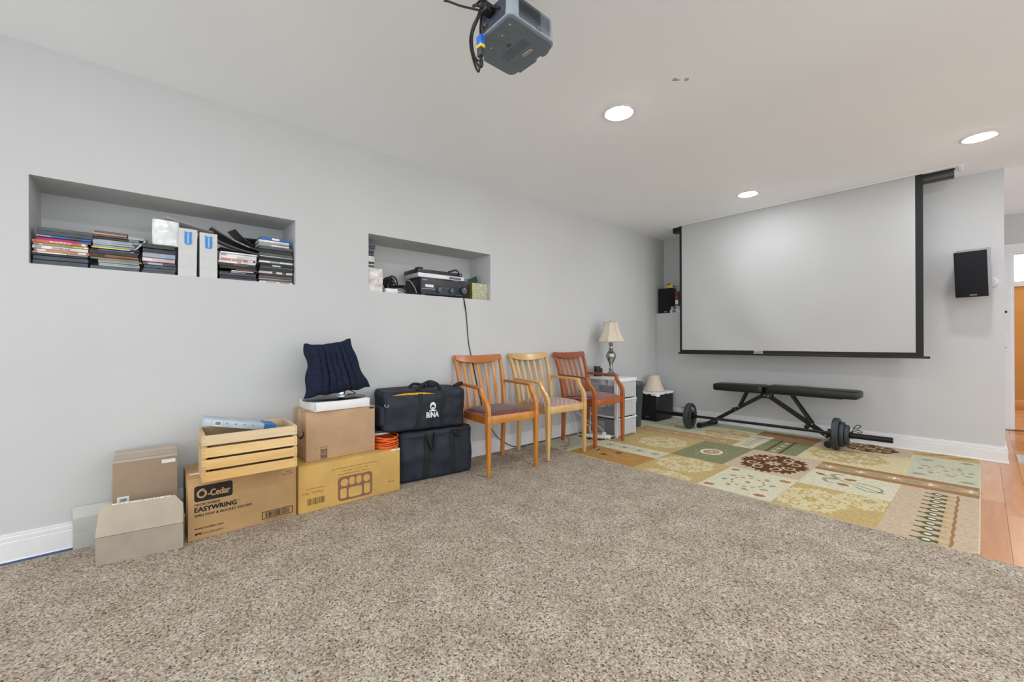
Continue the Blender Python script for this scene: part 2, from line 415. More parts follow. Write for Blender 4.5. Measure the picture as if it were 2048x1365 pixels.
# ------------------------------------------------------------------ projection screen
m_screen = pm('matte_white_screen', (185, 186, 186), rough=0.85, var=.01, scale=2)
m_mask = pm('black_screen_mask', (11, 12, 12), rough=.6)
SY = 5.0
T = thing('projection_screen', 'large white pull-down projection screen with black borders hanging before the back wall', 'screen', (1.57, SY, 0.86), world=True)
V, F = [], []
nu, nv = 90, 60
x0, x1, z0, z1 = 0.530, 2.612, 0.910, CEIL
def wave(x, z):
    u = (x - x0) / (x1 - x0); w = (z1 - z) / (z1 - z0)
    a = 0.015 * math.sin(14 * (u - .42 * w) ) * math.exp(-((u - .22 - .12 * w) / .22) ** 2) * (w ** .8)
    a += 0.009 * math.sin(11 * (u + .35 * w)) * math.exp(-((u - .75) / .25) ** 2) * w
    return a * min(1, w * 6) * min(1, (1 - w) * 8 + .15) * min(1, min(u, 1 - u) * 12)
for j in range(nv + 1):
    for i in range(nu + 1):
        x = x0 + (x1 - x0) * i / nu; z = z0 + (z1 - z0) * j / nv
        V.append(Vector((x, SY - .001 - wave(x, z), z)))
for j in range(nv):
    for i in range(nu):
        a = j * (nu + 1) + i; F.append([a, a + 1, a + nu + 2, a + nu + 1])
mk('fabric', V, F, m_screen, T, smooth=80)
box('backing', x0 - .028, x1 + .048, SY + .0215, SY + .0225, 0.872, CEIL - .002, m_mask, T)
box('border', x0 - .028, x0, SY - .0005, SY + .021, 0.872, CEIL, m_mask, T)
box('border', x1, x1 + .048, SY - .0005, SY + .021, 0.872, CEIL, m_mask, T)
box('border', x0, x1, SY - .0006, SY + .021, 0.872, z0, m_mask, T)
tube('bottom_bar', [(0.484, SY, .869), (2.70, SY, .869)], .010, m_black, T, 12)
lb = prism('maker_plate', rect(0, .088, 0, .030), .002, MY(1.337, SY - .001, 0.879), pm('silver_plate', (176, 178, 180), rough=.4), T)
text('lettering', 'DA-LITE', .021, MY(1.340, SY - .003, 0.887), m_mask, lb, width=.08, bold=.0006)
for px, pz in ((1.40, .985), (1.425, .972), (1.437, 1.0)):
    prism('smudge', [(math.cos(a) * .006, math.sin(a) * .005) for a in [k * PI / 4 for k in range(8)]], .0003, MY(px, SY - .0022, pz), pm('smudge_grey', (176, 176, 174), rough=.9), T)
H = box('housing', 0.40, 2.842, SY + .024, SY + .12, CEIL - .062, CEIL + .002, m_black, T, bev=.004)
box('bracket', 2.842, 2.850, SY + .024, SY + .04, CEIL - .012, CEIL, m_black, T)
struct(joined('trim_1', [bevel_data(*box_data(0.36, 2.90, SY - .045, SY - .016, CEIL - .004, CEIL + .001), .003, 1), bevel_data(*box_data(0.37, 0.40, SY - .016, SY + .14, CEIL - .004, CEIL + .001), .003, 1), bevel_data(*box_data(2.866, 2.89, SY - .016, SY + .14, CEIL - .004, CEIL + .001), .003, 1)], m_ceil))
# ------------------------------------------------------------------ patchwork rug
RUG = thing('patchwork_rug', 'patchwork area rug of cream, gold, green and brown floral squares before the screen', 'rug', (1.49, 4.2, -.003), world=True)
RZ = 0.0015
def rc(name, rgb): return pm('rug_' + name, rgb, rough=.95, var=.07, scale=60, bump=.25, bscale=700, spec=.1)
r_cream = rc('cream', (202, 197, 172)); r_gold = rc('gold', (184, 161, 110)); r_orange = rc('orange', (170, 130, 76)); r_green = rc('green', (128, 132, 98))
r_grey = rc('greygreen', (190, 189, 166)); r_pink = rc('pinkbeige', (190, 170, 146)); r_tan = rc('tan', (178, 148, 110)); r_brown = rc('brown', (94, 62, 36))
r_border = rc('borderbrown', (154, 116, 80)); r_lt = rc('palestraw', (202, 191, 152)); r_teal = rc('slategreen', (146, 148, 126)); r_rust = rc('rust', (160, 112, 80)); r_dkgreen = rc('deepgreen', (90, 94, 66)); r_ivory = rc('ivory', (214, 209, 196))
m_back = rc('edge', (206, 194, 166))
def rug_outline(x0, x1, y0, y1, r):
    return rrect(x1 - x0, y1 - y0, r, 6, (x0 + x1) / 2, (y0 + y1) / 2)
prism('pile_base', rug_outline(0.022, 2.985, 2.955, 5.405, .04), .009, MZ(0, 0, -.0085), m_back, RUG)
def patch(x0, x1, y0, y1, mat):
    x0 = max(x0, .026); x1 = min(x1, 2.978); y0 = max(y0, 2.958); y1 = min(y1, 5.400)
    if x1 > 2.97 and y1 > 5.39:
        poly = [(x0, y0), (x1, y0), (x1, y1 - .045), (x1 - .013, y1 - .013), (x1 - .045, y1), (x0, y1)]
    else: poly = rect(x0, x1, y0, y1)
    return prism('patch', poly, RZ - .0, MZ(0, 0, 0.0), mat, RUG)
def flat(polys, z, h=.0007):
    return [prism_data(p, h, MZ(0, 0, z)) for p in polys]
def strip_polys(pts, w):
    if not isinstance(w, list) and 3 <= len(pts) < 20: pts = [(v.x, v.y) for v in bez([(x, y, 0) for x, y in pts], 5)]
    elif isinstance(w, list) and len(w) == 4:
        pts = [(v.x, v.y) for v in bez([(x, y, 0) for x, y in pts], 5)]; w = [w[min(3, i // 5)] + (w[min(3, i // 5 + 1)] - w[min(3, i // 5)]) * (i % 5) / 5 for i in range(len(pts))]
    out = []; n = len(pts); L, R_ = [], []
    for i, (x, y) in enumerate(pts):
        ax, ay = pts[max(i - 1, 0)]; bx, by = pts[min(i + 1, n - 1)]
        dx, dy = bx - ax, by - ay; l = math.hypot(dx, dy) or 1; ww = w[i] if isinstance(w, list) else w
        L.append((x - dy / l * ww / 2, y + dx / l * ww / 2)); R_.append((x + dy / l * ww / 2, y - dx / l * ww / 2))
    for i in range(n - 1): out.append([R_[i], R_[i + 1], L[i + 1], L[i]])
    return out
def clip(polys, x0, x1, y0, y1):
    def half(p, ax, v, s):
        r = []
        for i in range(len(p)):
            a, b_ = p[i - 1], p[i]; da, db = (a[ax] - v) * s, (b_[ax] - v) * s
            if (da >= 0) != (db >= 0):
                t = da / (da - db); r.append((a[0] + (b_[0] - a[0]) * t, a[1] + (b_[1] - a[1]) * t))
            if db >= 0: r.append(b_)
        return r
    out = []
    for p in polys:
        for ax, v, s in ((0, x0, 1), (0, x1, -1), (1, y0, 1), (1, y1, -1)):
            p = half(p, ax, v, s)
            if len(p) < 3: break
        if len(p) >= 3: out.append(p)
    return out
def medallion(par, cx, cy, rx, ry, fig, ground, lim, a0=0.0, dz=0.0):
    P = []
    wedge = []
    n = 128
    for k in range(n):
        th = 2 * PI * k / n
        r = .80 + .13 * abs(math.cos(4 * th)) ** .7 + (.07 if (k % 4) < 2 else -.03)
        P.append((cx + rx * r * math.cos(th + a0), cy + ry * r * math.sin(th + a0)))
    for k in range(n): wedge.append([(cx, cy), P[k], P[(k + 1) % n]])
    joined('motif', flat(clip(wedge, *lim), RZ + dz), fig, par)
    S = []
    for lobe in range(8):
        th0 = lobe * PI / 4 + PI / 8 + a0; sgn = 1 if lobe % 2 else -1
        lx, ly = .60 * math.cos(th0), .60 * math.sin(th0); pts = []; ws = []
        for q in range(15):
            t = q / 14; a = th0 + sgn * (PI + t * 2 * PI * 1.1); r = .205 * (1 - .68 * t)
            pts.append((cx + rx * (lx + r * math.cos(a)), cy + ry * (ly + r * math.sin(a)))); ws.append((.085 - .03 * t) * min(rx, ry))
        S_ = clip(strip_polys(pts, ws), *lim)
        if S_: joined('motif', flat(S_, RZ + .0003 + dz), ground, par)
    for k in range(8):
        a = k * PI / 4 + a0; S.append([(cx + rx * .30 * math.cos(a), cy + ry * .30 * math.sin(a)), (cx + rx * .13 * math.cos(a + .5), cy + ry * .13 * math.sin(a + .5)), (cx + rx * .03 * math.cos(a), cy + ry * .03 * math.sin(a)), (cx + rx * .13 * math.cos(a - .5), cy + ry * .13 * math.sin(a - .5))][::-1])
    S = clip(S, *lim)
    if S: joined('motif', flat(S, RZ + .0003 + dz), ground, par)
def each(polys, z, mat, par):
    for p_ in polys: joined('motif', flat([p_], z), mat, par)
def ell(cx, cy, rx, ry, n=16): return [(cx + rx * math.cos(2 * PI * k / n), cy + ry * math.sin(2 * PI * k / n)) for k in range(n)]
def leafshape(cx, cy, l, w, a):
    c, s = math.cos(a), math.sin(a); q = [(-.5, 0), (-.2, -.45), (.15, -.3), (.1, -.5), (.5, 0), (.1, .5), (.15, .3), (-.2, .45)]
    return [(cx + (x * l) * c - (y * w) * s, cy + (x * l) * s + (y * w) * c) for x, y in q]
def ring_motif(par, cx, cy, rx, ry, w, col, leafcol, leaves=8, lr=1.5, dash=False):
    S = []
    for k in range(24):
        if dash and k % 2: continue
        a0 = 2 * PI * k / 24; a1 = 2 * PI * (k + 1) / 24
        S.append([(cx + rx * math.cos(a0), cy + ry * math.sin(a0)), (cx + (rx + w) * math.cos(a0), cy + (ry + w) * math.sin(a0)), (cx + (rx + w) * math.cos(a1), cy + (ry + w) * math.sin(a1)), (cx + rx * math.cos(a1), cy + ry * math.sin(a1))])
    S.append(ell(cx, cy, rx * .18, ry * .18, 8))
    joined('motif', flat(S, RZ + .0003), col, par)
    each([leafshape(cx + rx * lr * math.cos(2 * PI * (k + .3) / leaves), cy + ry * lr * math.sin(2 * PI * (k + .3) / leaves), rx * .62, ry * .36, 2 * PI * (k + .3) / leaves + .9) for k in range(leaves)], RZ, leafcol, par)
def flower_row(par, pts, r, petal, core, gap=None):
    S, Cc = [], []
    for x, y in pts:
        for k in range(8):
            a = k * PI / 4; S.append(ell(x + r * .72 * math.cos(a), y + r * .72 * math.sin(a), r * .22, r * .22, 6))
        Cc.append(ell(x, y, r * .3, r * .3, 8))
    joined('motif', flat(S, RZ), petal, par); joined('motif', flat(Cc, RZ), core, par)
def leaf_row(par, x, ys, lw, lh, col, core):
    S, Cc = [], []; lh = lh * .95
    for y in ys:
        half = [(-.5, .08), (-.24, .10), (-.14, .28), (.03, .40), (.20, .36), (.32, .20), (.5, .26)]
        S.append([(x + a * lw, y - b_ * lh) for a, b_ in half] + [(x + a * lw, y + b_ * lh) for a, b_ in half[::-1]])
        Cc.append(ell(x + lw * .1, y, lw * .16, lh * .18, 8))
    each(S, RZ, col, par); each(Cc, RZ + .0003, core, par)
# column 0, left wall
p = patch(.0, .45, 2.95, 3.40, r_grey)
each([leafshape(.30, 3.05, .10, .05, .4), leafshape(.2, 3.2, .08, .04, 1.2), leafshape(.37, 3.0, .07, .04, 2)], RZ, r_tan, p)
joined('motif', flat(strip_polys([(.1, 3.35), (.25, 3.2), (.33, 3.05), (.42, 2.97)], .012), RZ + .0008), r_teal, p)
p = patch(.0, .45, 3.40, 4.05, r_cream); medallion(p, .255, 3.68, .20, .25, r_brown, r_pink, (.03, .445, 3.41, 4.04))
patch(.0, .30, 4.05, 5.40, r_grey)
# column 1
p = patch(.45, 1.12, 2.95, 3.32, r_orange)
each([leafshape(.73, 3.11, .07, .06, .3), leafshape(.80, 3.24, .07, .05, .9), leafshape(.60, 3.20, .06, .04, 2)], RZ, r_brown, p)
joined('motif', flat(strip_polys([(.62, 3.2), (.68, 3.12), (.78, 3.18), (.85, 3.12), (.96, 3.12), (1.0, 3.18), (.93, 3.23), (.86, 3.2)], .012), RZ), r_tan, p)
each([leafshape(.565, 3.21, .07, .035, .2)], RZ, r_ivory, p)
p = patch(.45, 1.12, 3.32, 3.57, r_cream); flower_row(p, [(.56, 3.45), (.72, 3.45), (.88, 3.45), (1.04, 3.45)], .048, r_teal, r_dkgreen)
each([[(q + .08, 3.38), (q + .1, 3.45), (q + .08, 3.52), (q + .06, 3.45)] for q in (.56, .72, .88)], RZ, r_grey, p)
p = patch(.45, 1.12, 3.57, 4.05, r_gold); medallion(p, .86, 3.92, .24, .25, r_lt, r_gold, (.46, 1.11, 3.58, 4.045))
p2 = patch(.30, 1.12, 4.05, 4.285, r_gold); medallion(p2, .86, 3.92, .24, .25, r_lt, r_gold, (.46, 1.11, 4.052, 4.28))
p = patch(.30, 1.372, 4.285, 4.55, r_tan); flower_row(p, [(.42 + .165 * k, 4.415) for k in range(6)], .03, r_ivory, r_rust)
p = patch(.90, 1.37, 4.55, 5.05, r_lt); medallion(p, 1.13, 4.80, .24, .23, r_gold, r_cream, (.905, 1.365, 4.555, 5.045))
p = patch(.30, .90, 4.55, 5.40, r_grey); ring_motif(p, .62, 4.95, .12, .14, .012, r_teal, r_teal, 6)
patch(.90, 1.37, 5.05, 5.40, r_grey)
# column 2
p = patch(1.12, 1.645, 2.95, 3.57, r_gold); medallion(p, 1.36, 3.35, .235, .235, r_lt, r_gold, (1.125, 1.64, 2.96, 3.565)); medallion(p, 1.40, 2.92, .22, .18, r_lt, r_gold, (1.125, 1.64, 2.96, 3.565), 0, .0006)
p = patch(1.12, 1.572, 3.57, 4.285, r_green); ring_motif(p, 1.345, 3.90, .065, .085, .028, r_ivory, r_tan, 8, 1.95)
joined('motif', flat([ell(1.345, 3.90, .055, .072, 16)], RZ), r_tan, p)
p = patch(1.372, 1.552, 4.285, 4.955, r_cream); leaf_row(p, 1.455, [4.40 + .085 * k for k in range(6)], .085, .075, r_teal, r_cream)
p = patch(1.37, 1.905, 4.955, 5.22, r_border); flower_row(p, [(1.48 + .13 * k, 5.09) for k in range(3)], .03, r_tan, r_rust)
patch(1.37, 1.905, 5.22, 5.40, r_grey)
p = patch(1.552, 1.905, 4.285, 4.87, r_green)
joined('motif', flat(strip_polys([(1.665, 4.29), (1.65, 4.86)], .016) + strip_polys([(1.775, 4.29), (1.76, 4.86)], .016), RZ), r_brown, p)
each([leafshape(1.715, 4.36 + .13 * k, .06, .05, 1.1) for k in range(4)], RZ, r_grey, p)
patch(1.552, 1.905, 4.87, 4.955, r_border)
# column 3
p = patch(1.572, 2.105, 3.57, 4.285, r_pink); medallion(p, 1.845, 3.905, .245, .31, r_brown, r_pink, (1.58, 2.10, 3.575, 4.28))
p = patch(1.645, 2.105, 2.95, 3.57, r_cream); ring_motif(p, 1.874, 3.25, .095, .105, .012, r_rust, r_teal, 8, 1.6, True)
each([leafshape(1.70, 3.50, .07, .06, .4), leafshape(2.05, 3.46, .08, .06, 0), leafshape(1.70, 3.02, .08, .06, .3), leafshape(2.02, 3.03, .08, .06, .2)], RZ, r_rust, p)
# column 4, right
p = patch(2.105, 2.978, 4.00, 4.285, r_border)
joined('motif', flat([rect(2.11, 2.975, 4.075, 4.205)], RZ - .0002), r_tan, p)
flower_row(p, [(2.18 + .19 * k, 4.14) for k in range(5)], .05, r_teal, r_ivory)
each([leafshape(2.275 + .19 * k, 4.14, .10, .09, 0) for k in range(4)], RZ + .0002, r_teal, p)
for k in range(5):
    X = 2.18 + .19 * k; each([[(X - .035, 4.132), (X - .008, 4.132), (X - .008, 4.105), (X + .008, 4.105), (X + .008, 4.132), (X + .035, 4.132), (X + .035, 4.148), (X + .008, 4.148), (X + .008, 4.175), (X - .008, 4.175), (X - .008, 4.148), (X - .035, 4.148)]], RZ + .0004, r_ivory, p)
p = patch(2.105, 2.61, 3.52, 4.00, r_cream)
S = strip_polys([(2.17, 3.86), (2.26, 3.82), (2.35, 3.77), (2.42, 3.74), (2.56, 3.66)], .012)
S += strip_polys([(2.40, 3.80), (2.47, 3.80), (2.53, 3.76), (2.545, 3.70), (2.52, 3.65), (2.46, 3.65), (2.41, 3.70)], .014)
S += strip_polys([(2.29, 3.82), (2.24, 3.90), (2.27, 3.94), (2.31, 3.94)], [.03, .03, .02, .006]) + strip_polys([(2.28, 3.80), (2.22, 3.77), (2.24, 3.70), (2.29, 3.68)], [.03, .03, .02, .006])
joined('motif', flat(S, RZ), r_teal, p)
each([leafshape(2.17, 3.87, .08, .05, 2.6), leafshape(2.355, 3.85, .08, .07, .5), leafshape(2.34, 3.69, .08, .07, -.4)], RZ, r_rust, p)
p = patch(2.105, 2.61, 2.95, 3.52, r_gold); medallion(p, 2.26, 3.20, .20, .25, r_lt, r_gold, (2.11, 2.605, 2.96, 3.515)); medallion(p, 2.52, 3.42, .17, .2, r_lt, r_gold, (2.11, 2.605, 2.96, 3.515), 0, .0006)
p = patch(2.61, 2.978, 2.95, 4.00, r_pink); leaf_row(p, 2.790, [2.985 + .092 * k for k in range(11)], .105, .088, r_dkgreen, r_ivory)
joined('motif', flat(strip_polys([(2.888 + .003 * ((k * 7) % 3 - 1), 2.96 + .04 * k) for k in range(26)], .012), RZ), r_border, p)
each([[(2.845, 2.985 + .092 * k - .03), (2.88, 2.985 + .092 * k), (2.845, 2.985 + .092 * k + .03)] for k in range(11)], RZ, r_gold, p)
p = patch(1.905, 2.60, 4.285, 4.93, r_lt); medallion(p, 2.20, 4.62, .29, .27, r_gold, r_cream, (1.91, 2.595, 4.29, 4.925))
p = patch(1.905, 2.58, 4.93, 5.40, r_pink); medallion(p, 2.29, 5.12, .21, .19, r_brown, r_pink, (1.91, 2.575, 4.935, 5.395))
p = patch(2.60, 2.978, 4.285, 5.13, r_grey); ring_motif(p, 2.80, 4.66, .09, .10, .012, r_tan, r_teal, 8, 1.55, True)
each([leafshape(2.67, 4.42, .09, .06, .3), leafshape(2.92, 4.38, .09, .06, .1), leafshape(2.68, 4.98, .09, .06, .5), leafshape(2.91, 5.05, .09, .06, .2)], RZ, r_teal, p)
p = patch(2.58, 2.978, 5.13, 5.40, r_gold); each([leafshape(2.66 + .06 * k, 5.2 + .05 * (k % 3), .11, .05, .2) for k in range(5)], RZ, r_orange, p)
# ------------------------------------------------------------------ cartons, crate, bags along the left wall
def card(name, rgb): return pm(name, rgb, rough=.8, var=.04, scale=9, bump=.08, bscale=300)
k_brown = card('kraft_brown', (184, 148, 102)); k_tan = card('kraft_tan', (186, 153, 120)); k_yellow = card('kraft_yellow', (202, 164, 92)); k_grey = card('grey_board', (166, 154, 140)); k_grey2 = card('grey_board_light', (178, 166, 150)); k_taupe = card('taupe_board', (156, 136, 114))
m_ink = pm('carton_ink', (34, 30, 28), rough=.8, var=.02); m_ink2 = pm('faded_ink', (112, 78, 44), rough=.8, var=.05); m_ink3 = pm('orange_ink', (186, 96, 36), rough=.8, var=.05); m_maroon = pm('maroon_ink', (132, 92, 74), rough=.8, var=.06)
m_paper = pm('label_paper', (228, 228, 224), rough=.7, var=.02); m_tape = pm('clear_tape', (200, 170, 132), rough=.25, var=.03)
def carton(name, label, x0, x1, y0, y1, z0, z1, mat, bev=.004, rz=0.0):
    cx, cy = (x0 + x1) / 2, (y0 + y1) / 2
    t = thing(name, label, 'box', (cx, cy, z0), rz)
    hx, hy, h = (x1 - x0) / 2, (y1 - y0) / 2, z1 - z0
    box('body', -hx, hx, -hy, hy, 0, h - .003, mat, t, bev=bev)
    for s in (-1, 1):
        box('flap', min(0.0015 * s, hx * s), max(.0015 * s, hx * s), -hy + .001, hy - .001, h - .003, h, mat, t)
    return t, hx, hy, h
def barcode(par, M4, w, h, n, seed, mat=m_ink):
    r = random.Random(seed); x = 0; D = []
    while x < w:
        b = r.choice((.6, .9, 1.6)) * w / n; D.append(prism_data(rect(x, min(x + b, w), 0, h), .0004, M4)); x += b + r.choice((.6, 1.0, 1.4)) * w / n
    return joined('barcode', D, mat, par)
def outline(par, M4, x0, x1, y0, y1, w, mat=m_ink, name='printed_frame'):
    return joined(name, [prism_data(rect(x0, x1, y0, y0 + w), .0004, M4), prism_data(rect(x0, x1, y1 - w, y1), .0004, M4), prism_data(rect(x0, x0 + w, y0, y1), .0004, M4), prism_data(rect(x1 - w, x1, y0, y1), .0004, M4)], mat, par)
# O-Cedar carton
t, hx, hy, h = carton('mop_carton', 'brown cardboard mop carton with black printing on the carpet under the slatted crate', .03, .316, .176, .682, 0, .324, k_brown)
def F_(y, z, f=False): return MX(hx + .0002, y - (.176 + hy), z, f)
lg = prism('printed_logo', rrect(.165, .080, .012, 4, .0825, .040), .0004, F_(.202, .196), m_ink, t)
text('lettering', '-Cedar', .047, F_(.259, .216), k_brown, lg, width=.096, bold=.0016, depth=.0010)
o1 = [(x, y) for x, y in ell(.0, .0, .0215, .0225, 24)]; o2 = [(x, y) for x, y in ell(.0, .0, .0125, .0140, 24)]
V, F = ring_data(o1, o2, .0006, F_(.2335, .2345) @ Matrix.Translation((0, 0, .0005))); mk('lettering', V, F, k_brown, lg)
V, F = prism_data([(-.010, .022), (.0, .027), (.012, .025), (.004, .020)], .0006, F_(.2335, .2345) @ Matrix.Translation((0, 0, .0005))); mk('lettering', V, F, k_brown, lg)
text('printed_text', 'MICROFIBER', .0175, F_(.204, .174), m_ink, t, width=.108, bold=.0004)
text('printed_text', 'EASYWRING', .034, F_(.204, .143), m_ink, t, width=.180, bold=.0016)
text('printed_text', 'TM', .008, F_(.388, .160), m_ink, t)
text('printed_text', 'SPIN MOP & BUCKET SYSTEM', .0175, F_(.204, .118), m_ink, t, width=.250, bold=.0006)
text('printed_text', 'www.ocedar.com', .0165, F_(.204, .053), m_ink, t, width=.122, bold=.0004)
text('printed_text', 'FREUDENBERG', .0135, F_(.234, .025), m_ink, t, width=.092)
prism('printed_mark', [(0, 0), (.006, 0), (.014, .005), (.020, .003), (.026, 0), (.026, .011), (0, .011)], .0004, F_(.205, .024), m_ink, t)
outline(t, F_(0, 0), .504, .660, .022, .064, .0035); barcode(t, F_(.520, .028), .124, .030, 60, 3)
text('printed_text', '5 00 41785 61526 4', .0085, F_(.515, .009), m_ink, t, width=.135)
text('printed_text', 'PACK 1', .0105, F_(.627, .264), m_ink, t, width=.034); text('printed_text', 'TBU 153100', .0105, F_(.605, .250), m_ink, t, width=.056)
prism('shipping_label', rect(0, .03, 0, .045), .0005, MZ(-hx + .20, -hy + .01, h + .0002), m_paper, t)
box('tape', -hx - .0006, hx * .2, -hy - .0006, -hy + .0, h * .35, h * .75, m_black, t)
# yellow tray carton
t, hx, hy, h = carton('tray_carton', 'yellowish cardboard carton printed with a compartment tray on the carpet left of the black bags', .03, .334, .690, 1.330, 0, .287, k_yellow, bev=.006)
def F2(y, z, f=False): return MX(hx + .0002, y - (.690 + hy), z, f)
tr = rrect(.220, .150, .022, 5, .110, .075)
pl = prism('printed_tray', tr, .0004, F2(.913, .022), m_maroon, t)
D = []
for c_ in [ell(.040, .112, .024, .024, 20), ell(.182, .112, .023, .023, 20), rrect(.036, .050, .016, 4, .088, .114), rrect(.034, .050, .015, 4, .131, .114), rrect(.040, .060, .010, 4, .034, .046), rrect(.086, .062, .014, 4, .108, .043), rrect(.040, .064, .010, 4, .184, .046)]: D.append(prism_data(c_, .0008, F2(.913, .022)))
joined('compartment', D, k_yellow, pl)
text('printed_text', '6 Comp. Plastic Divided Plate', .014, F2(1.120, .192, True), m_ink2, t, width=.205)
text('printed_text', 'Qty : 4 x 50\'s = 200 / Box', .012, F2(1.105, .211, True), m_ink2, t, width=.170)
text('printed_text', 'Distributed by Plastic Plus Westbury NY', .012, F2(1.166, .231, True), m_ink2, t, width=.295)
text('printed_text', 'ITEM #DP-6', .012, F2(.835, .144, True), m_ink2, t, width=.108); text('printed_text', 'Plastic Plus', .024, F2(.822, .123, True), m_ink3, t, width=.118)
barcode(t, F2(.735, .044), .098, .038, 40, 9, m_ink2); text('printed_text', 'WC-284', .011, F2(1.288, .077, True), m_ink, t, width=.048)
prism('torn_label', [(0, 0), (.066, .001), (.066, .010), (.04, .007), (.02, .011), (0, .008)], .0005, F2(1.262, .276), m_paper, t)
# tall plain carton with tape
t, hx, hy, h = carton('plain_carton', 'plain tan cardboard carton with tape standing on the yellowish tray carton', .012, .287, .742, 1.172, .288, .590, k_tan)
def F3(y, z): return MX(hx + .0002, y - (.742 + hy), z - .288)
outline(t, F3(0, 0), .826, .864, .294, .368, .002); barcode(t, F3(.826, .300) @ Matrix.Rotation(PI / 2, 4, 'Z') @ Matrix.Translation((0, -.036, 0)), .055, .034, 30, 5)
for (a, b_) in ((.748, .296), (.790, .296), (.748, .362), (.790, .362)):
    joined('printed_corner', [prism_data(rect(a, a + .010, b_, b_ + .0012), .0004, F3(0, 0)), prism_data(rect(a if a < .77 else a + .009, (a if a < .77 else a + .009) + .0012, b_ - (0 if b_ < .33 else .008), b_ + (.009 if b_ < .33 else .001)), .0004, F3(0, 0))], m_ink2, t)
box('tape', -.03, .03, -hy - .0007, -hy, h * .55, h, m_tape, t); box('tape', -.03, .03, -hy - .0005, hy, h, h + .0006, m_tape, t)
joined('printed_smile', [prism_data(p_, .0004, Matrix(((1, 0, 0, 0), (0, 0, -1, -hy), (0, 1, 0, .16), (0, 0, 0, 1)))) for p_ in strip_polys([(-.09 + .18 * k / 10, -.035 * math.sin(PI * k / 10)) for k in range(11)], [.006 + .010 * k / 10 for k in range(11)]) + [[(.07, .02), (.10, .018), (.105, -.02), (.092, .0)]]], m_ink, t)
prism('printed_mark', rect(0, .03, 0, .012), .0004, F3(1.135, .572), m_ink, t)
# white mailer box
t = thing('flat_white_box', 'flat white mailer box lying on the plain tan carton', 'box', (.155, .957, .5905), math.radians(2.5))
box('tray', -.142, .142, -.176, .176, 0, .052, m_white, t, bev=.002); box('lid', -.1425, .138, -.1745, .1745, .052, .0545, m_white, t)
for s in (-1, 1): box('side_slot', .1405, .1424, s * .1735 - .0012, s * .1735 + .0012, .006, .050, pm('dark_gap', (48, 46, 44), rough=.9), t)
# black stand and quilted pad
t = thing('monitor_stand', 'black oval stand with chrome neck under the navy quilted pad', 'stand', (.160, .955, .645))
lathe('base', [(.0, 0), (.99, 0), (1.0, .003), (1.0, .006), (.96, .010), (.5, .013), (.0, .013)], pm('gloss_black', (16, 20, 20), rough=.2, coat=.4), t, n=48, sx=.132, sy=.198)
lathe('neck', [(.034, .012), (.034, .02), (.026, .024), (.026, .040), (.022, .16), (.0, .16)], pm('chrome', (210, 212, 214), rough=.15, metal=1), t, n=28, c=(.0, .04, 0))
box('label', .024, .026, -.005, .02, .014, .030, pm('pale_blue_label', (150, 184, 190), rough=.5), t)
tube('cord', bez([(.01, .09, .05), (.03, .12, .03), (.0, .13, .02), (-.05, .10, .014)], 6), .003, m_black, t)
m_navy = pm('navy_corduroy', (32, 38, 56), rough=.95, var=.12, scale=40, bump=.3, bscale=500, spec=.15)
def quilt():
    TL, TR, BR, BL = Vector((.175, .758, 1.005)), Vector((.175, 1.050, 1.040)), Vector((.215, 1.170, .708)), Vector((.265, .735, .672))
    nu, nv = 60, 44; V = []; F = []
    for side in (1, -1):
        for j in range(nv + 1):
            for i in range(nu + 1):
                u, w = i / nu, j / nv
                p = (BL * (1 - u) + BR * u) * (1 - w) + (TL * (1 - u) + TR * u) * w
                e = max(0.0, 1 - (2 * u - 1) ** 4) ** .5 * max(0.0, 1 - (2 * w - 1) ** 4) ** .5
                sag = 0.012 * math.sin(PI * u) * (2 * w - 1) + .010 * math.sin(PI * w) * (1 - 2 * u)
                ch = abs(math.sin(PI * (u * 9.0)))
                groove = .016 * (1 - min(1, ch * 2.4)) if .14 < u < .86 and side == 1 else 0
                d = (.074 if side == 1 else .045) * e - groove * e + .010 * mnoise.noise(Vector((u * 3.5, w * 3.5, side * 3))) * e + .006 * mnoise.noise(Vector((u * 11, w * 9, side * 5))) * e
                q = p + Vector((side * d, 0, 0)); q.z -= .018 * math.sin(PI * u) * w ** 2; q.y -= .016 * math.sin(PI * w) * (u - .5) * 2
                q.y += .005 * mnoise.noise(Vector((u * 4, w * 4, 1))) + .006 * (abs(u - .5) * 2) ** 3 * math.sin(w * 13); q.z += .009 * mnoise.noise(Vector((u * 7, w * 5, 4))); V.append(q)
    n = (nu + 1) * (nv + 1)
    for s in (0, 1):
        for j in range(nv):
            for i in range(nu):
                a = s * n + j * (nu + 1) + i; f = [a, a + 1, a + nu + 2, a + nu + 1]; F.append(f if s == 0 else f[::-1])
    return V, F
V, F = quilt()
o = mk('quilted_pad', V, F, m_navy, smooth=70, origin=(.2, .95, .67)); tag(o, 'dark navy quilted pad propped upright on the black oval stand', 'cushion')
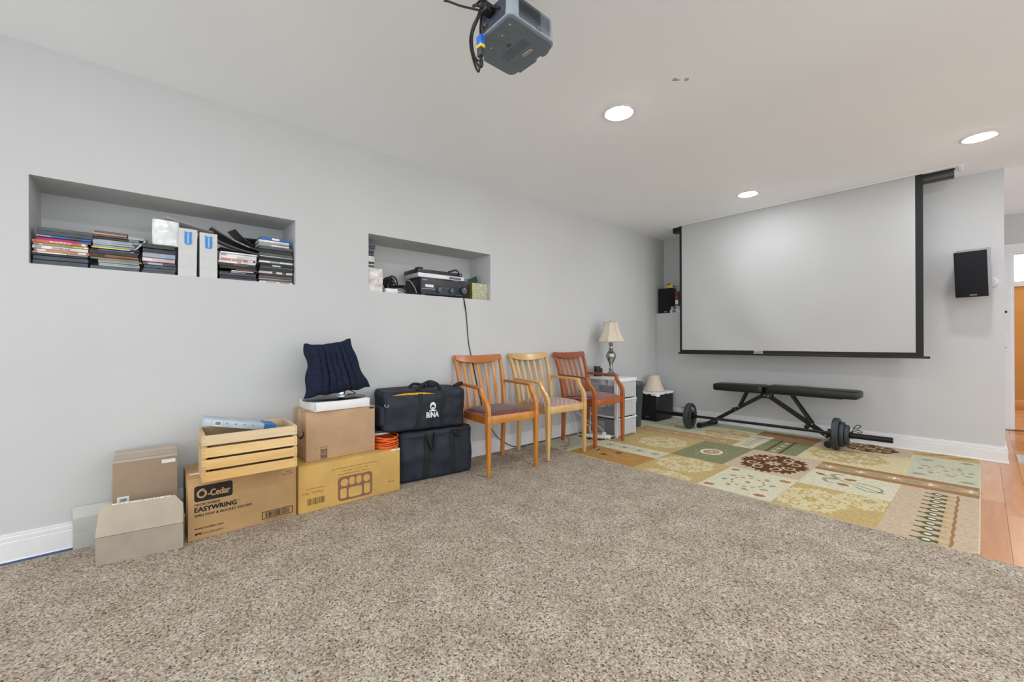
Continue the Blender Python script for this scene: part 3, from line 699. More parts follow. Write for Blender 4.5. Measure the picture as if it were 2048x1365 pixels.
# slatted crate
t = thing('wooden_crate', 'pale pine crate with four slats and handle holes on top of the mop carton', 'crate', (.304, .440, .3245), math.radians(-1.5))
pineY = wood('pine_slat', (236, 206, 150), (212, 164, 96), 'Y', rough=.55, coat=0, scale=9); pineS = wood('pale_pine_slat', (228, 208, 176), (206, 176, 132), 'Y', rough=.6, coat=0, scale=9); pineX = wood('pine_end', (222, 200, 164), (200, 168, 124), 'X', rough=.6, coat=0, scale=9)
cx_, cy_, ch_ = .152, .213, .228
for s in (-1, 1):
    for k in range(4):
        z0 = .0 + k * .0598
        box('slat', s * cx_ - (.0 if s < 0 else .012), s * cx_ + (.012 if s < 0 else 0), -cy_, cy_, z0, z0 + .0486, pineS if k == 3 else pineY, t, bev=.0015, seg=1)
for s in (-1, 1):
    y0, y1 = (s * cy_ - (.016 if s > 0 else 0), s * cy_ + (.016 if s < 0 else 0)); xi_ = cx_ - .0122
    D = [box_data(-xi_, xi_, y0, y1, 0, .142), box_data(-xi_, xi_, y0, y1, .168, ch_), box_data(-xi_, -.045, y0, y1, .142, .168), box_data(.045, xi_, y0, y1, .142, .168)]
    joined('end_panel', D, pineX, t)
for k in range(3): box('bottom_board', -.135 + k * .092, -.055 + k * .092, -cy_ + .0165, cy_ - .0165, .002, .012, pineY, t)
for s in (-1, 1):
    for k in range(4):
        for q in (-1, 1): lathe('nail', [(.0, 0), (.0022, 0), (.0022, .0008), (0, .0008)], pm('nail_steel', (120, 110, 96), rough=.4, metal=1), t, n=8, c=(cx_, s * (cy_ - .008), .0 + k * .0598 + .026 + q * .012), axis='X')
# things in the crate
R1 = Matrix.Rotation(math.radians(-9), 4, 'X') @ Matrix.Rotation(math.radians(6), 4, 'Z')
t = thing('game_box', 'pale blue-grey box with a barcode sticking out of the pine crate', 'box', (.258, .400, .566), rot=(math.radians(-12.5), 0, math.radians(-1)))
bgrey = pm('pale_bluegrey_print', (176, 192, 200), rough=.5, var=.06, scale=18)
box('carton', -.07, .075, -.165, .115, -.015, .020, bgrey, t, bev=.002)
V = box_data(-.069, .0745, .115, .175, -.014, .0195); mk('blue_end', V[0], V[1], pm('print_blue', (28, 112, 168), rough=.45), t)
st = prism('sticker', rect(0, .034, 0, .026), .0004, MX(.0752, -.118, -.010), m_paper, t); barcode(st, MX(.0757, -.113, -.005), .024, .017, 26, 8)
for k in range(4): lathe('printed_dot', [(0, 0), (.006, 0), (.006, .0004), (0, .0004)], pm('print_slate', (140, 156, 168), rough=.5), t, n=14, c=(.0752, -.06 + .04 * k, .006), axis='X')
o = box('paper_pad', .19, .40, .27, .63, .338, .505, pm('dark_brown_contents', (112, 92, 70), rough=.9, var=.3, scale=14), origin=(.3, .43, .338), bev=.003); tag(o, 'brown pad lying in the bottom of the pine crate', 'pad')
# left-hand grey cartons
t = thing('flat_grey_carton', 'thin pale grey carton standing against the baseboard behind the taupe carton', 'box', (.036, -.031, 0))
m_pg = card('pale_grey_board', (176, 178, 172))
box('body', -.013, .006, -.219, .221, 0, .152, m_pg, t, bev=.002)
sl = [Vector((.006, -.219, .1522)), Vector((.006, .221, .1522)), Vector((-.026, .214, .200)), Vector((-.026, -.224, .200))]
n_ = Vector((-.83, 0, -.55)) * .003
mk('top_flap', sl + [v + n_ for v in sl], [[0, 1, 2, 3], [7, 6, 5, 4], [0, 4, 5, 1], [1, 5, 6, 2], [2, 6, 7, 3], [3, 7, 4, 0]], card('pale_grey_flap', (190, 191, 188)), t)
box('tape', .006, .0066, -.219, .221, .070, .074, pm('grey_tape', (196, 198, 194), rough=.3), t)
t = thing('taupe_carton', 'taupe cardboard carton with white labels standing behind the opened carton', 'box', (.150, .018, 0), math.radians(-2))
MXZ = Matrix(((1, 0, 0, 0), (0, 0, -1, .124), (0, 1, 0, 0), (0, 0, 0, 1)))
prism('body', [(-.095, 0), (.052, 0), (.052, .4285), (-.095, .4285)], .244, MXZ, k_taupe, t)
tp = prism('top_flap', [(-.095, .429), (.052, .429), (.050, .4315), (-.030, .4615), (-.095, .4615)], .243, MXZ, k_grey2, t)
sl = [Vector((.0345, y, .4380)) for y in (-.1195, .1235)] + [Vector((-.012, y, .4555)) for y in (.1235, -.1195)]
mk('tape', [v + Vector((.0004, 0, .0006)) for v in sl], [[0, 1, 2, 3]], k_grey, tp)
prism('shipping_label', rect(0, .055, 0, .018), .0005, MX(.0522, .062, .3975), m_paper, t)
lb = prism('shipping_label', rrect(.044, .034, .004, 3, .022, .017), .0005, MX(.0522, -.105, .2275), m_paper, t); barcode(lb, MX(.0528, -.095, .2375), .024, .014, 22, 4)
# opened, flattened carton in front
t = thing('opened_carton', 'opened grey cardboard carton with torn tape edge standing at the front left', 'box', (.335, 0.0, 0), math.radians(-8.5))
L = .3 / 2 + .007
def sheet(name, pts, th, mat, par):
    n_ = (pts[1] - pts[0]).cross(pts[2] - pts[0]).normalized(); q = [p + n_ * th for p in pts]; n = len(pts)
    return mk(name, list(pts) + q, [list(range(n))[::-1], [n + i for i in range(n)]] + [[i, (i + 1) % n, n + (i + 1) % n, n + i] for i in range(n)], mat, par)
VV = lambda *a: Vector(a)
sheet('front_panel', [VV(.0, -L, 0), VV(.0, L, 0), VV(.012, L, .128), VV(.012, -L, .128)], .004, k_grey, t)
fl_ = sheet('lifted_flap', [VV(.012, -L, .1285), VV(.012, L, .1285), VV(-.020, L - .002, .215), VV(-.030, L - .035, .258), VV(-.030, -L + .008, .262)], .004, k_grey2, t)
sheet('side_panel', [VV(-.10, L, 0), VV(0, L - .002, 0), VV(.0118, L - .002, .128), VV(-.10, L, .128)], .004, k_grey, t)
sheet('side_panel', [VV(0, -L, 0), VV(-.10, -L, 0), VV(-.10, -L, .128), VV(.0118, -L, .128)], .004, k_grey, t)
sheet('side_flap', [VV(-.06, L + .001, .129), VV(.008, L + .001, .129), VV(-.024, L - .002, .212), VV(-.032, L - .030, .250), VV(-.06, L - .02, .20)], .003, k_grey2, t)
sheet('back_panel', [VV(-.104, L, 0), VV(-.104, -L, 0), VV(-.104, -L, .128), VV(-.104, L, .128)], .004, k_grey, t)
sheet('bottom_panel', [VV(-.10, -L, .001), VV(0, -L, .001), VV(0, L, .001), VV(-.10, L, .001)], .003, k_grey, t)
r = random.Random(2); D = []
y = -L + .05
while y < L - .05:
    w = r.uniform(.004, .012); dz = r.uniform(.006, .016)
    D.append(prism_data([(y, -dz), (y + w, -dz * r.uniform(.6, 1)), (y + w, .001), (y, .001)], .0008, MX(-.0250, 0, .2605))); y += w + r.uniform(0, .003)
joined('torn_tape', D, pm('shiny_clear_tape', (222, 224, 226), rough=.15, coat=.5, var=.15, scale=90), fl_)
# ------------------------------------------------------------------ black bags
m_bag = pm('black_nylon', (34, 40, 50), rough=.6, var=.2, scale=9, bump=.35, bscale=14, spec=.35); m_web = pm('black_webbing', (20, 22, 26), rough=.75, bump=.2, bscale=600)
def soft_box(hx, hy, h, sx_, seed, rough_=.012, n=(14, 40, 22), rnd=.05):
    bm = bmesh.new(); bmesh.ops.create_cube(bm, size=1.0)
    bmesh.ops.subdivide_edges(bm, edges=list(bm.edges), cuts=21, use_grid_fill=True)
    for v in bm.verts:
        u = v.co * 2
        q = Vector((u.x * hx, u.y * hy, (u.z + 1) / 2 * h))
        inner = Vector((max(-hx + rnd, min(hx - rnd, q.x)), max(-hy + rnd, min(hy - rnd, q.y)), max(rnd * .5, min(h - rnd * .7, q.z))))
        d = q - inner
        if d.length > 1e-6:
            dd = Vector((d.x / rnd, d.y / rnd, d.z / (rnd * .6))); k = max(abs(dd.x), abs(dd.y), abs(dd.z)); l = dd.length
            q = inner + d * (k / l)
        bulge = (1 - (u.y) ** 2) * (1 - u.z ** 2)
        q.x += (1 if u.x > 0 else -1) * abs(u.x) * sx_ * bulge
        q.x += abs(u.x) * rough_ * mnoise.noise(Vector((q.y * 7 + seed, q.z * 9, u.x))) + abs(u.x) * rough_ * .5 * mnoise.noise(Vector((q.y * 19, q.z * 19, seed)))
        q.y += abs(u.y) * rough_ * mnoise.noise(Vector((q.x * 8, q.z * 8, seed + u.y)))
        if u.z > .5: q.z += (rough_ * 1.0) * mnoise.noise(Vector((q.x * 6, q.y * 6, seed)))
        v.co = q
    bm.verts.index_update(); return bm_data(bm)
def front_x(data, y, z):
    best = None
    for v in data[0]:
        d = (v.y - y) ** 2 + (v.z - z) ** 2
        if v.x > 0 and (best is None or d < best[0] - 1e-9 or (d < best[0] + 1e-5 and v.x > best[1])): best = (d, v.x)
    return best[1]
def band(name, data, y0, z0, y1, z1, w, par, lift=.003, n=14):
    P = []
    for k in range(n + 1):
        t_ = k / n; y, z = y0 + (y1 - y0) * t_, z0 + (z1 - z0) * t_; P.append(Vector((front_x(data, y, z) + lift, y, z)))
    V, F = [], []
    for p_ in P:
        for a, b_ in ((-w / 2, 0), (w / 2, 0), (w / 2, -.004), (-w / 2, -.004)): V.append(p_ + Vector((b_, a, 0)))
    for i in range(n):
        for k in range(4): F.append([i * 4 + k, i * 4 + (k + 1) % 4, i * 4 + 4 + (k + 1) % 4, i * 4 + 4 + k])
    return mk(name, V, F, m_web, par, smooth=40)
# lower bag
t = thing('lower_duffel_bag', 'large plain black bag standing on the carpet under the lettered bag', 'bag', (.178, 1.672, 0), math.radians(-6.5))
d = soft_box(.112, .300, .362, .012, 3.0); mk('body', d[0], d[1], m_bag, t, smooth=60)
band('strap', d, -.10, .02, -.09, .345, .042, t); band('strap', d, .12, .02, .11, .345, .042, t)
hx0 = front_x(d, -.05, .3) + .008
tube('handle', bez([(hx0, -.10, .33), (hx0 + .012, -.075, .27), (hx0 + .014, -.055, .215), (hx0 + .013, -.045, .225), (hx0 + .010, -.035, .28), (hx0, -.03, .345)], 6), .009, m_web, t, 8)
tube('handle', bez([(hx0 - .01, .11, .35), (hx0 + .004, .13, .33), (hx0 + .008, .15, .305), (hx0 + .004, .16, .30), (hx0, .15, .345)], 6), .010, m_web, t, 8)
P = [Vector((front_x(d, y / 100, .325) + .0015, y / 100, .325 + .006 * math.sin(y / 9))) for y in range(-28, 29, 4)]
tube('zip', P, .003, m_web, t, 6)
# upper bag
t = thing('lettered_duffel_bag', 'black bag with white BINA lettering lying on top of the plain black bag', 'bag', (.165, 1.578, .371), math.radians(-3.0), )
t.rotation_euler = (math.radians(-1.6), 0, math.radians(-4.0))
d = soft_box(.125, .325, .300, .016, 9.0, .016); mk('body', d[0], d[1], m_bag, t, smooth=60)
band('strap', d, -.085, .01, -.06, .285, .034, t); band('strap', d, .115, .01, .125, .285, .034, t)
fx = front_x(d, .03, .13) + .0035
m_logo = pm('white_bag_print', (222, 224, 226), rough=.6)
text('printed_text', 'BINA', .056, MX(fx, -.020, .092), m_logo, t, width=.098, bold=.0016, depth=.003)
V, F = ring_data(ell(.03, .168, .024, .029, 24), ell(.03, .160, .014, .017, 24), .001, MX(fx + .002, 0, .006)); lgp = mk('printed_emblem', V, F, m_logo, t)
joined('emblem_detail', [prism_data(ell(.03, .158, .008, .008, 12), .001, MX(fx + .002, 0, 0)), prism_data([(-.0, .136), (.06, .136), (.056, .145), (.004, .145)], .001, MX(fx + .002, 0, 0))], m_logo, lgp)
op = [Vector((front_x(d, y, .262) + .002, y, .262 + .008 * (1 - ((y + .11) / .17) ** 2))) for y in [(-.27 + .02 * k) for k in range(17)]]
V, F = [], []
for p_ in op:
    e = max(.0008, .008 * (1 - ((p_.y + .11) / .17) ** 2)); V += [p_ + Vector((.0, 0, -e)), p_ + Vector((.0, 0, e))]
for i in range(len(op) - 1): F.append([2 * i, 2 * i + 2, 2 * i + 3, 2 * i + 1])
mk('open_zip_gap', V, F, pm('yellow_box_inside', (214, 158, 52), rough=.7), t)
tube('zip', [p_ + Vector((.001, 0, .011)) for p_ in op], .004, m_web, t, 6)
tube('handle', bez([(.105, -.075, .285), (.11, -.06, .315), (.08, .0, .338), (.06, .05, .345), (.07, .10, .325), (.09, .115, .29)], 7), .013, m_web, t, 8)
tube('handle', bez([(-.02, -.10, .29), (-.01, -.06, .325), (.0, .0, .320), (.0, .05, .300)], 7), .010, m_web, t, 8)
box('handle_wrap', .055, .105, .015, .075, .305, .350, m_web, t, bev=.016, seg=3)
d2 = soft_box(.07, .03, .14, .004, 4.0, .006, rnd=.02); mk('side_pocket', [v + Vector((.03, -.325, .05)) for v in d2[0]], d2[1], m_bag, t, smooth=60)
tube('d_ring', bez([(.112, -.318, .205), (.122, -.322, .190), (.122, -.300, .186), (.116, -.298, .204)], 5), .0025, pm('ring_steel', (190, 192, 194), rough=.3, metal=1), t, 8)
tube('shoulder_strap', bez([(.05, .26, .30), (.02, .31, .315), (-.01, .36, .318)], 6), .016, m_web, t, 8)
# orange extension cord coil
t = thing('extension_cord', 'coiled orange extension cord on the tray carton beside the plain tan carton', 'cord', (.232, 1.272, .2885))
m_oc = pm('orange_cord', (226, 100, 34), rough=.5, var=.06)
r = random.Random(5)
for k in range(7):
    a = .078 + r.uniform(-.008, .006); b_ = .078 + r.uniform(-.006, .006); z = .006 + k * .011; ph = r.uniform(0, 6)
    P = [(a * math.cos(2 * PI * q / 30) * 1.15, b_ * math.sin(2 * PI * q / 30), z + .005 * math.sin(4 * PI * q / 30 + ph)) for q in range(31)]
    tube('coil_turn', P, .0052, m_oc, t, 8)
for k in range(5):
    a = .060 + r.uniform(-.006, .006); b_ = .060 + r.uniform(-.006, .006)
    P = [(a * math.cos(2 * PI * q / 26) * 1.15, b_ * math.sin(2 * PI * q / 26), .012 + k * .013 + .004 * math.sin(2 * PI * q / 26 + k)) for q in range(27)]
    tube('coil_turn', P, .0052, m_oc, t, 8)
o = box('grey_folder', .06, .24, 1.178, 1.296, .376, .386, pm('grey_card_folder', (196, 200, 204), rough=.6), origin=(.15, 1.24, .376), bev=.002); tag(o, 'light grey folder lying on top of the orange cord coil', 'folder')
o = box('dark_case', .09, .23, 1.182, 1.285, .3865, .399, pm('dark_case', (36, 40, 46), rough=.5), origin=(.15, 1.24, .3865), bev=.003); tag(o, 'small dark case lying on the light grey folder', 'case')
# ------------------------------------------------------------------ three armchairs
def chair(label, fx, fy, rz, woodm, woodx, seatm):
    """front-leg centre at (fx, fy); chair faces local +x"""
    c, s = math.cos(rz), math.sin(rz); ox, oy = fx - .2 * c, fy - .2 * s
    T = thing('slat_back_armchair', label, 'chair', (ox, oy, .0005 if oy < 2.5 else .0045), rz, group='armchairs along the left wall')
    YS = Vector((0, 1, 0))
    for sd in (-1, 1):
        yf = sd * .232
        # front leg that runs on into the curved arm support
        P = [(.205, yf, 0), (.205, yf, .20), (.203, yf, .40), (.203, yf, .455)]
        V, F = bevel_data(*bar_data(P, [(.026, .028), (.030, .033), (.033, .042), (.033, .046)], YS), .003, 2)
        lg = mk('leg', V, F, woodm, T, smooth=40)
        Q = bez([(.203, yf, .448), (.204, yf * 1.005, .50), (.190, yf * 1.02, .545), (.158, yf * 1.035, .585), (.130, yf * 1.045, .625), (.120, yf * 1.05, .662)], 5)
        V, F = bevel_data(*bar_data(Q, [(.030, .046 - .018 * (k / (len(Q) - 1)) ** .6) for k in range(len(Q))], YS), .003, 1)
        mk('arm_support', V, F, woodm, T, smooth=40)
        A = [(.134, yf * 1.055, .655), (.05, yf * 1.05, .660), (-.10, yf * 1.01, .664), (-.252, yf * .99, .666)]
        V, F = bevel_data(*bar_data(A, [(.036, .022), (.038, .022), (.032, .022), (.024, .022)], YS), .004, 2)
        mk('armrest', V, F, woodx, T, smooth=40)
        B = bez([(-.222, sd * .198, 0), (-.208, sd * .202, .22), (-.203, sd * .206, .43), (-.222, sd * .215, .60), (-.262, sd * .224, .76), (-.312, sd * .231, .895)], 5)
        V, F = bevel_data(*bar_data(B, [(.026 + .004 * math.sin(PI * k / (len(B) - 1)), .026 + .014 * math.sin(PI * min(1, .15 + k / (len(B) - 1)))) for k in range(len(B))], YS), .003, 2)
        mk('leg', V, F, woodm, T, smooth=40)
        V, F = bevel_data(*box_data(-.195, .195, sd * .222 - .011, sd * .222 + .011, .385, .446), .002, 1)
        V = [Vector((v.x, v.y - sd * .020 * (.195 - v.x) / .39, v.z)) for v in V]
        mk('side_rail', V, F, woodx, T)
    V, F = bevel_data(*box_data(.186, .212, -.218, .218, .392, .452), .003, 2); mk('front_rail', V, F, woodm, T, smooth=40)
    box('rear_rail', -.216, -.196, -.195, .195, .395, .446, woodm, T)
    # seat cushion, domed
    nu, nv = 22, 22; V, F = [], []
    for side in (0, 1):
        for j in range(nv + 1):
            for i in range(nu + 1):
                u, w = 2 * i / nu - 1, 2 * j / nv - 1
                x = .006 + u * .194; y = w * (.219 - .018 * (1 - u) / 2)
                e = (max(0, 1 - abs(u) ** 5) * max(0, 1 - abs(w) ** 5)) ** .5
                V.append(Vector((x, y, .447 + (.036 * e + .008 * (1 - u * u) * (1 - w * w) if side == 0 else -.0))))
    n = (nu + 1) * (nv + 1)
    for q in range(2):
        for j in range(nv):
            for i in range(nu):
                a = q * n + j * (nu + 1) + i; f = [a, a + 1, a + nu + 2, a + nu + 1]; F.append(f if q == 0 else f[::-1])
    mk('seat_cushion', V, F, seatm, T, smooth=70)
    # crest rail, bowed backwards and deeper in the middle
    V, F = [], []; m_ = 16
    for k in range(m_ + 1):
        y = -.236 + .472 * k / m_; q = 1 - (y / .236) ** 2
        bx_ = -.308 - .034 * q; zt = .902 - .008 * q; zb = .860 - .030 * q
        tb = .012
        for x, z in ((bx_ + .010 + tb - .0, zt), (bx_ - .010, zt), (bx_ - .010 + .018 + .012 * q, zb), (bx_ + .010 + tb + .018 + .012 * q, zb)): V.append(Vector((x, y, z)))
    for k in range(m_):
        for e in range(4): F.append([k * 4 + e, k * 4 + (e + 1) % 4, k * 4 + 4 + (e + 1) % 4, k * 4 + 4 + e][::-1])
    F.append([0, 1, 2, 3]); F.append([m_ * 4 + e for e in (3, 2, 1, 0)])
    V, F = bevel_data(V, F, .003, 1); mk('crest_rail', V, F, woodx, T, smooth=30)
    for k in range(5):
        y0 = -.140 + .070 * k; y1 = -.152 + .076 * k; q = 1 - (y1 / .236) ** 2
        S = bez([(-.203, y0, .440), (-.222 - .006 * q, y0 * 1.02, .55), (-.250 - .018 * q, y0 * 1.05, .70), (-.294 - .028 * q, y1, .850)], 4)
        V, F = bevel_data(*bar_data(S, (.027, .010), YS), .002, 1); mk('back_slat', V, F, woodm, T, smooth=30)
    return T
w1z = wood('honey_wood', (210, 146, 68), (186, 114, 42), 'Z', rough=.3, coat=.4); w1x = wood('honey_wood_arm', (194, 122, 52), (164, 90, 32), 'Y', rough=.3, coat=.4)
w2z = wood('blond_wood', (222, 188, 128), (200, 158, 96), 'Z', rough=.32, coat=.4); w2x = wood('blond_wood_arm', (216, 180, 118), (194, 150, 90), 'Y', rough=.32, coat=.4)
w3z = wood('cherry_wood', (186, 108, 52), (156, 78, 32), 'Z', rough=.3, coat=.4); w3x = wood('cherry_wood_arm', (160, 82, 42), (128, 56, 28), 'Y', rough=.3, coat=.4)
s1 = stripes('maroon_stripe', [(0, (78, 36, 38)), (.42, (158, 116, 106)), (.58, (100, 54, 52)), (.8, (78, 36, 38))], 'Y', .022)
s2 = stripes('maroon_check', [(0, (112, 58, 64)), (.5, (206, 180, 174))], 'Y', .016, check=True)
s3 = stripes('plum_stripe', [(0, (88, 38, 40)), (.5, (190, 150, 146)), (.75, (104, 50, 52))], 'Y', .018)
chair('honey-orange armchair with a striped maroon seat nearest the black bags', .548, 2.176, math.radians(-4.6), w1z, w1x, s1)
chair('blond wood armchair with a checked seat between the two darker armchairs', .553, 2.806, math.radians(-2.2), w2z, w2x, s2)
chair('reddish armchair with a striped plum seat beside the plastic drawers', .551, 3.440, math.radians(0.8), w3z, w3x, s3)

# ------------------------------------------------------------------ plastic drawers and what stands on them
ZR = .0045
m_pl = pm('white_frame_plastic', (232, 232, 232), rough=.4, var=.02)
def clear_mat(name, rgb, alpha, rough=.3):
    m, nt, b = newmat(name)
    b.inputs['Base Color'].default_value = lin(rgb); b.inputs['Roughness'].default_value = rough
    tr = N(nt, 'ShaderNodeBsdfTransparent'); mx = N(nt, 'ShaderNodeMixShader')
    n = N(nt, 'ShaderNodeTexNoise'); n.inputs['Scale'].default_value = 8
    mr = N(nt, 'ShaderNodeMapRange'); mr.inputs[3].default_value = alpha - .08; mr.inputs[4].default_value = alpha + .08
    nt.links.new(n.outputs['Fac'], mr.inputs[0]); nt.links.new(mr.outputs[0], mx.inputs[0])
    nt.links.new(tr.outputs[0], mx.inputs[1]); nt.links.new(b.outputs[0], mx.inputs[2])
    nt.links.new(mx.outputs[0], nt.nodes['Material Output'].inputs['Surface'])
    MATS[name] = m; return m
m_clear = clear_mat('frosted_drawer_plastic', (226, 228, 234), .50); m_clear2 = clear_mat('side_drawer_plastic', (220, 222, 224), .16)
UX0, UX1, UY0, UY1, UH = .075, .470, 3.712, 4.062, .622
T = thing('plastic_drawer_unit', 'white plastic three-drawer unit against the left wall under the table lamp', 'drawers', ((UX0 + UX1) / 2, (UY0 + UY1) / 2, ZR), world=True)
z = ZR
box('top', UX0 - .006, UX1 + .010, UY0 - .008, UY1 + .008, UH - .022, UH, m_pl, T, bev=.008, seg=3)
for x0, x1 in ((UX0, UX0 + .035), (UX1 - .045, UX1 - .004)):
    for y0, y1 in ((UY0, UY0 + .016), (UY1 - .016, UY1)): box('post', x0, x1, y0, y1, z, UH - .02, m_pl, T, bev=.003)
dz = (UH - .03) / 3
for k in range(3):
    z0 = z + .012 + k * dz
    joined('shelf_frame', [box_data(UX0 + .03, UX1 - .03, UY0, UY0 + .014, z0 - .010, z0 + .008), box_data(UX0 + .03, UX1 - .03, UY1 - .014, UY1, z0 - .010, z0 + .008), box_data(UX0, UX0 + .014, UY0 + .014, UY1 - .014, z0 - .010, z0 + .008)], m_pl, T)
    dr = box('drawer', UX1 - .012, UX1 + .004, UY0 + .018, UY1 - .018, z0 + .006, z0 + dz - .016, m_clear, T, bev=.005)
    joined('drawer_tray', [box_data(UX0 + .02, UX1 - .012, UY0 + .022, UY0 + .025, z0 + .010, z0 + dz - .03), box_data(UX0 + .02, UX1 - .012, UY1 - .025, UY1 - .022, z0 + .010, z0 + dz - .03), box_data(UX0 + .02, UX0 + .023, UY0 + .025, UY1 - .025, z0 + .010, z0 + dz - .03), box_data(UX0 + .02, UX1 - .012, UY0 + .022, UY1 - .022, z0 + .008, z0 + .0105)], m_clear2, T)
    box('drawer_lip', UX1 - .006, UX1 + .012, UY0 + .006, UY1 - .006, z0 + dz - .022, z0 + dz - .006, m_pl, dr, bev=.004)
    for q in range(1, 8): box('rib', UX1 + .0042, UX1 + .0062, UY0 + .03 + q * .038, UY0 + .034 + q * .038, z0 + .02, z0 + dz - .03, m_pl, dr)
def item(name, label, cat, x0, x1, y0, y1, z0, z1, mat, bev=.003):
    o = box(name, x0, x1, y0, y1, z0, z1, mat, bev=bev, origin=((x0 + x1) / 2, (y0 + y1) / 2, z0)); return tag(o, label, cat)
item('dark_file_case', 'dark violet case in the top plastic drawer', 'case', .20, .415, 3.752, 3.80, z + .012 + 2 * dz + .012, z + .012 + 2 * dz + .125, pm('violet_case', (74, 62, 82), rough=.5, var=.25, scale=30))
item('dark_slate_box', 'dark slate box with a grey label in the bottom plastic drawer', 'box', .15, .405, 3.755, 3.95, z + .024, z + .175, pm('slate_box', (52, 58, 68), rough=.5))
item('grey_notebook', 'small grey notebook standing in the bottom plastic drawer', 'notebook', .15, .275, 3.742, 3.752, z + .024, z + .15, pm('grey_card', (150, 152, 154), rough=.6))
item('blue_grey_pack', 'blue-grey pack lying in the middle plastic drawer', 'pack', .23, .41, 3.75, 3.9, z + .012 + dz + .012, z + .012 + dz + .08, pm('bluegrey_pack', (134, 142, 164), rough=.6))
# table lamp
LX, LY = .196, 3.985
T = thing('table_lamp', 'brushed steel table lamp with a cream bell shade on the plastic drawers', 'lamp', (LX, LY, UH))
m_st = pm('brushed_steel', (168, 166, 162), rough=.28, metal=1.0, var=.06, scale=60, stretch=(1, 1, 6))
V, F = [], []
prof = [(.072, 0), (.072, .008), (.066, .012), (.030, .040), (.018, .062), (.016, .075)]
for r_, zz in prof:
    for q in range(4):
        a = PI / 4 + q * PI / 2; V.append(Vector((r_ * 1.25 * math.cos(a), r_ * 1.25 * math.sin(a), zz)))
for i in range(len(prof) - 1):
    for q in range(4): F.append([i * 4 + q, i * 4 + (q + 1) % 4, i * 4 + 4 + (q + 1) % 4, i * 4 + 4 + q])
F.append([3, 2, 1, 0]); F.append([20 + q for q in range(4)])
V, F = bevel_data(V, F, .003, 1); mk('foot', V, F, m_st, T, smooth=30)
lathe('body', [(.015, .073), (.024, .080), (.024, .088), (.016, .094), (.015, .108), (.022, .116), (.022, .122), (.017, .128), (.026, .150), (.046, .190), (.056, .222), (.053, .240), (.054, .246), (.044, .262), (.024, .290), (.021, .300), (.024, .304), (.018, .312), (.016, .330), (.020, .350), (.027, .362), (.027, .368), (.018, .376), (.008, .380), (.0, .380)], m_st, T, n=36)
tube('stem', [(0, 0, .378), (0, 0, .612)], .005, m_st, T, 10)
m_shade = pm('cream_shade_fabric', (214, 202, 186), rough=.85, var=.03, scale=80, bump=.15, bscale=500); m_seam = pm('shade_trim', (196, 182, 164), rough=.8)
def bell(T, z0, h, rb, rtop, n, name='shade', trim=True):
    V, F = [], []; mrows = 12
    for inner in (0, 1):
        for j in range(mrows + 1):
            w = j / mrows; r_ = rtop + (rb - rtop) * (1 - w) ** 1.7 - inner * .0025
            for q in range(n):
                a = 2 * PI * (q + .5) / n; V.append(Vector((r_ * math.cos(a), r_ * math.sin(a), z0 + h * w)))
    tot = (mrows + 1) * n
    for inner in (0, 1):
        for j in range(mrows):
            for q in range(n):
                f = [inner * tot + j * n + q, inner * tot + j * n + (q + 1) % n, inner * tot + (j + 1) * n + (q + 1) % n, inner * tot + (j + 1) * n + q]; F.append(f if not inner else f[::-1])
    for q in range(n):
        F.append([q, tot + q, tot + (q + 1) % n, (q + 1) % n]); b0 = mrows * n
        F.append([b0 + q, b0 + (q + 1) % n, tot + b0 + (q + 1) % n, tot + b0 + q])
    sh = mk(name, V, F, m_shade, T, smooth=25)
    if trim:
        for zz, r_ in ((z0 + .004, rb), (z0 + h - .003, rtop)):
            P = [(r_ * 1.004 * math.cos(2 * PI * (q + .5) / n), r_ * 1.004 * math.sin(2 * PI * (q + .5) / n), zz) for q in list(range(n)) + [0]]
            tube('trim', P, .0035, m_seam, sh, 6)
        for q in range(n if n <= 8 else 0):
            a = 2 * PI * (q + .5) / n
            tube('seam', [((rtop + (rb - rtop) * (1 - j / 10) ** 1.7 + .001) * math.cos(a), (rtop + (rb - rtop) * (1 - j / 10) ** 1.7 + .001) * math.sin(a), z0 + h * j / 10) for j in range(11)], .002, m_seam, sh, 5)
    return sh
T2 = T
bell(T, .388, .228, .158, .078, 8)
lathe('finial', [(.0, .605), (.010, .606), (.010, .612), (.005, .618), (.008, .626), (.0, .632)], m_st, T, n=14)
tube('harp', bez([(0, -.01, .40), (0, -.06, .46), (0, -.045, .57), (0, 0, .612), (0, .045, .57), (0, .06, .46), (0, .01, .40)], 6), .0025, m_st, T, 6)
# black twin cup holder and knob
T = thing('black_cup', 'small black lidded canister beside the table lamp on the drawers', 'canister', (.095, 3.865, UH))
mk('body', *lathe_data([(.0, .0), (.040, 0), (.040, .022), (.036, .024), (.036, .110), (.030, .112), (.0, .112)], 28), m_black, T, smooth=40)
lathe('rim', [(.0365, .104), (.038, .105), (.038, .112), (.0365, .113)], pm('dark_gloss', (40, 40, 44), rough=.2), T, n=28)
lathe('side_tube', [(.0, 0), (.020, 0), (.020, .088), (.0, .088)], m_black, T, n=20, c=(.026, .030, 0))
o = lathe('brown_ball', [(.0, 0), (.006, .001), (.009, .007), (.006, .013), (.0, .014)], pm('brown_knob', (104, 70, 58), rough=.5), n=16, origin=(.10, 3.985, UH), c=(.10, 3.985, UH)); tag(o, 'tiny brown ball between canister and lamp on the drawers', 'ball')
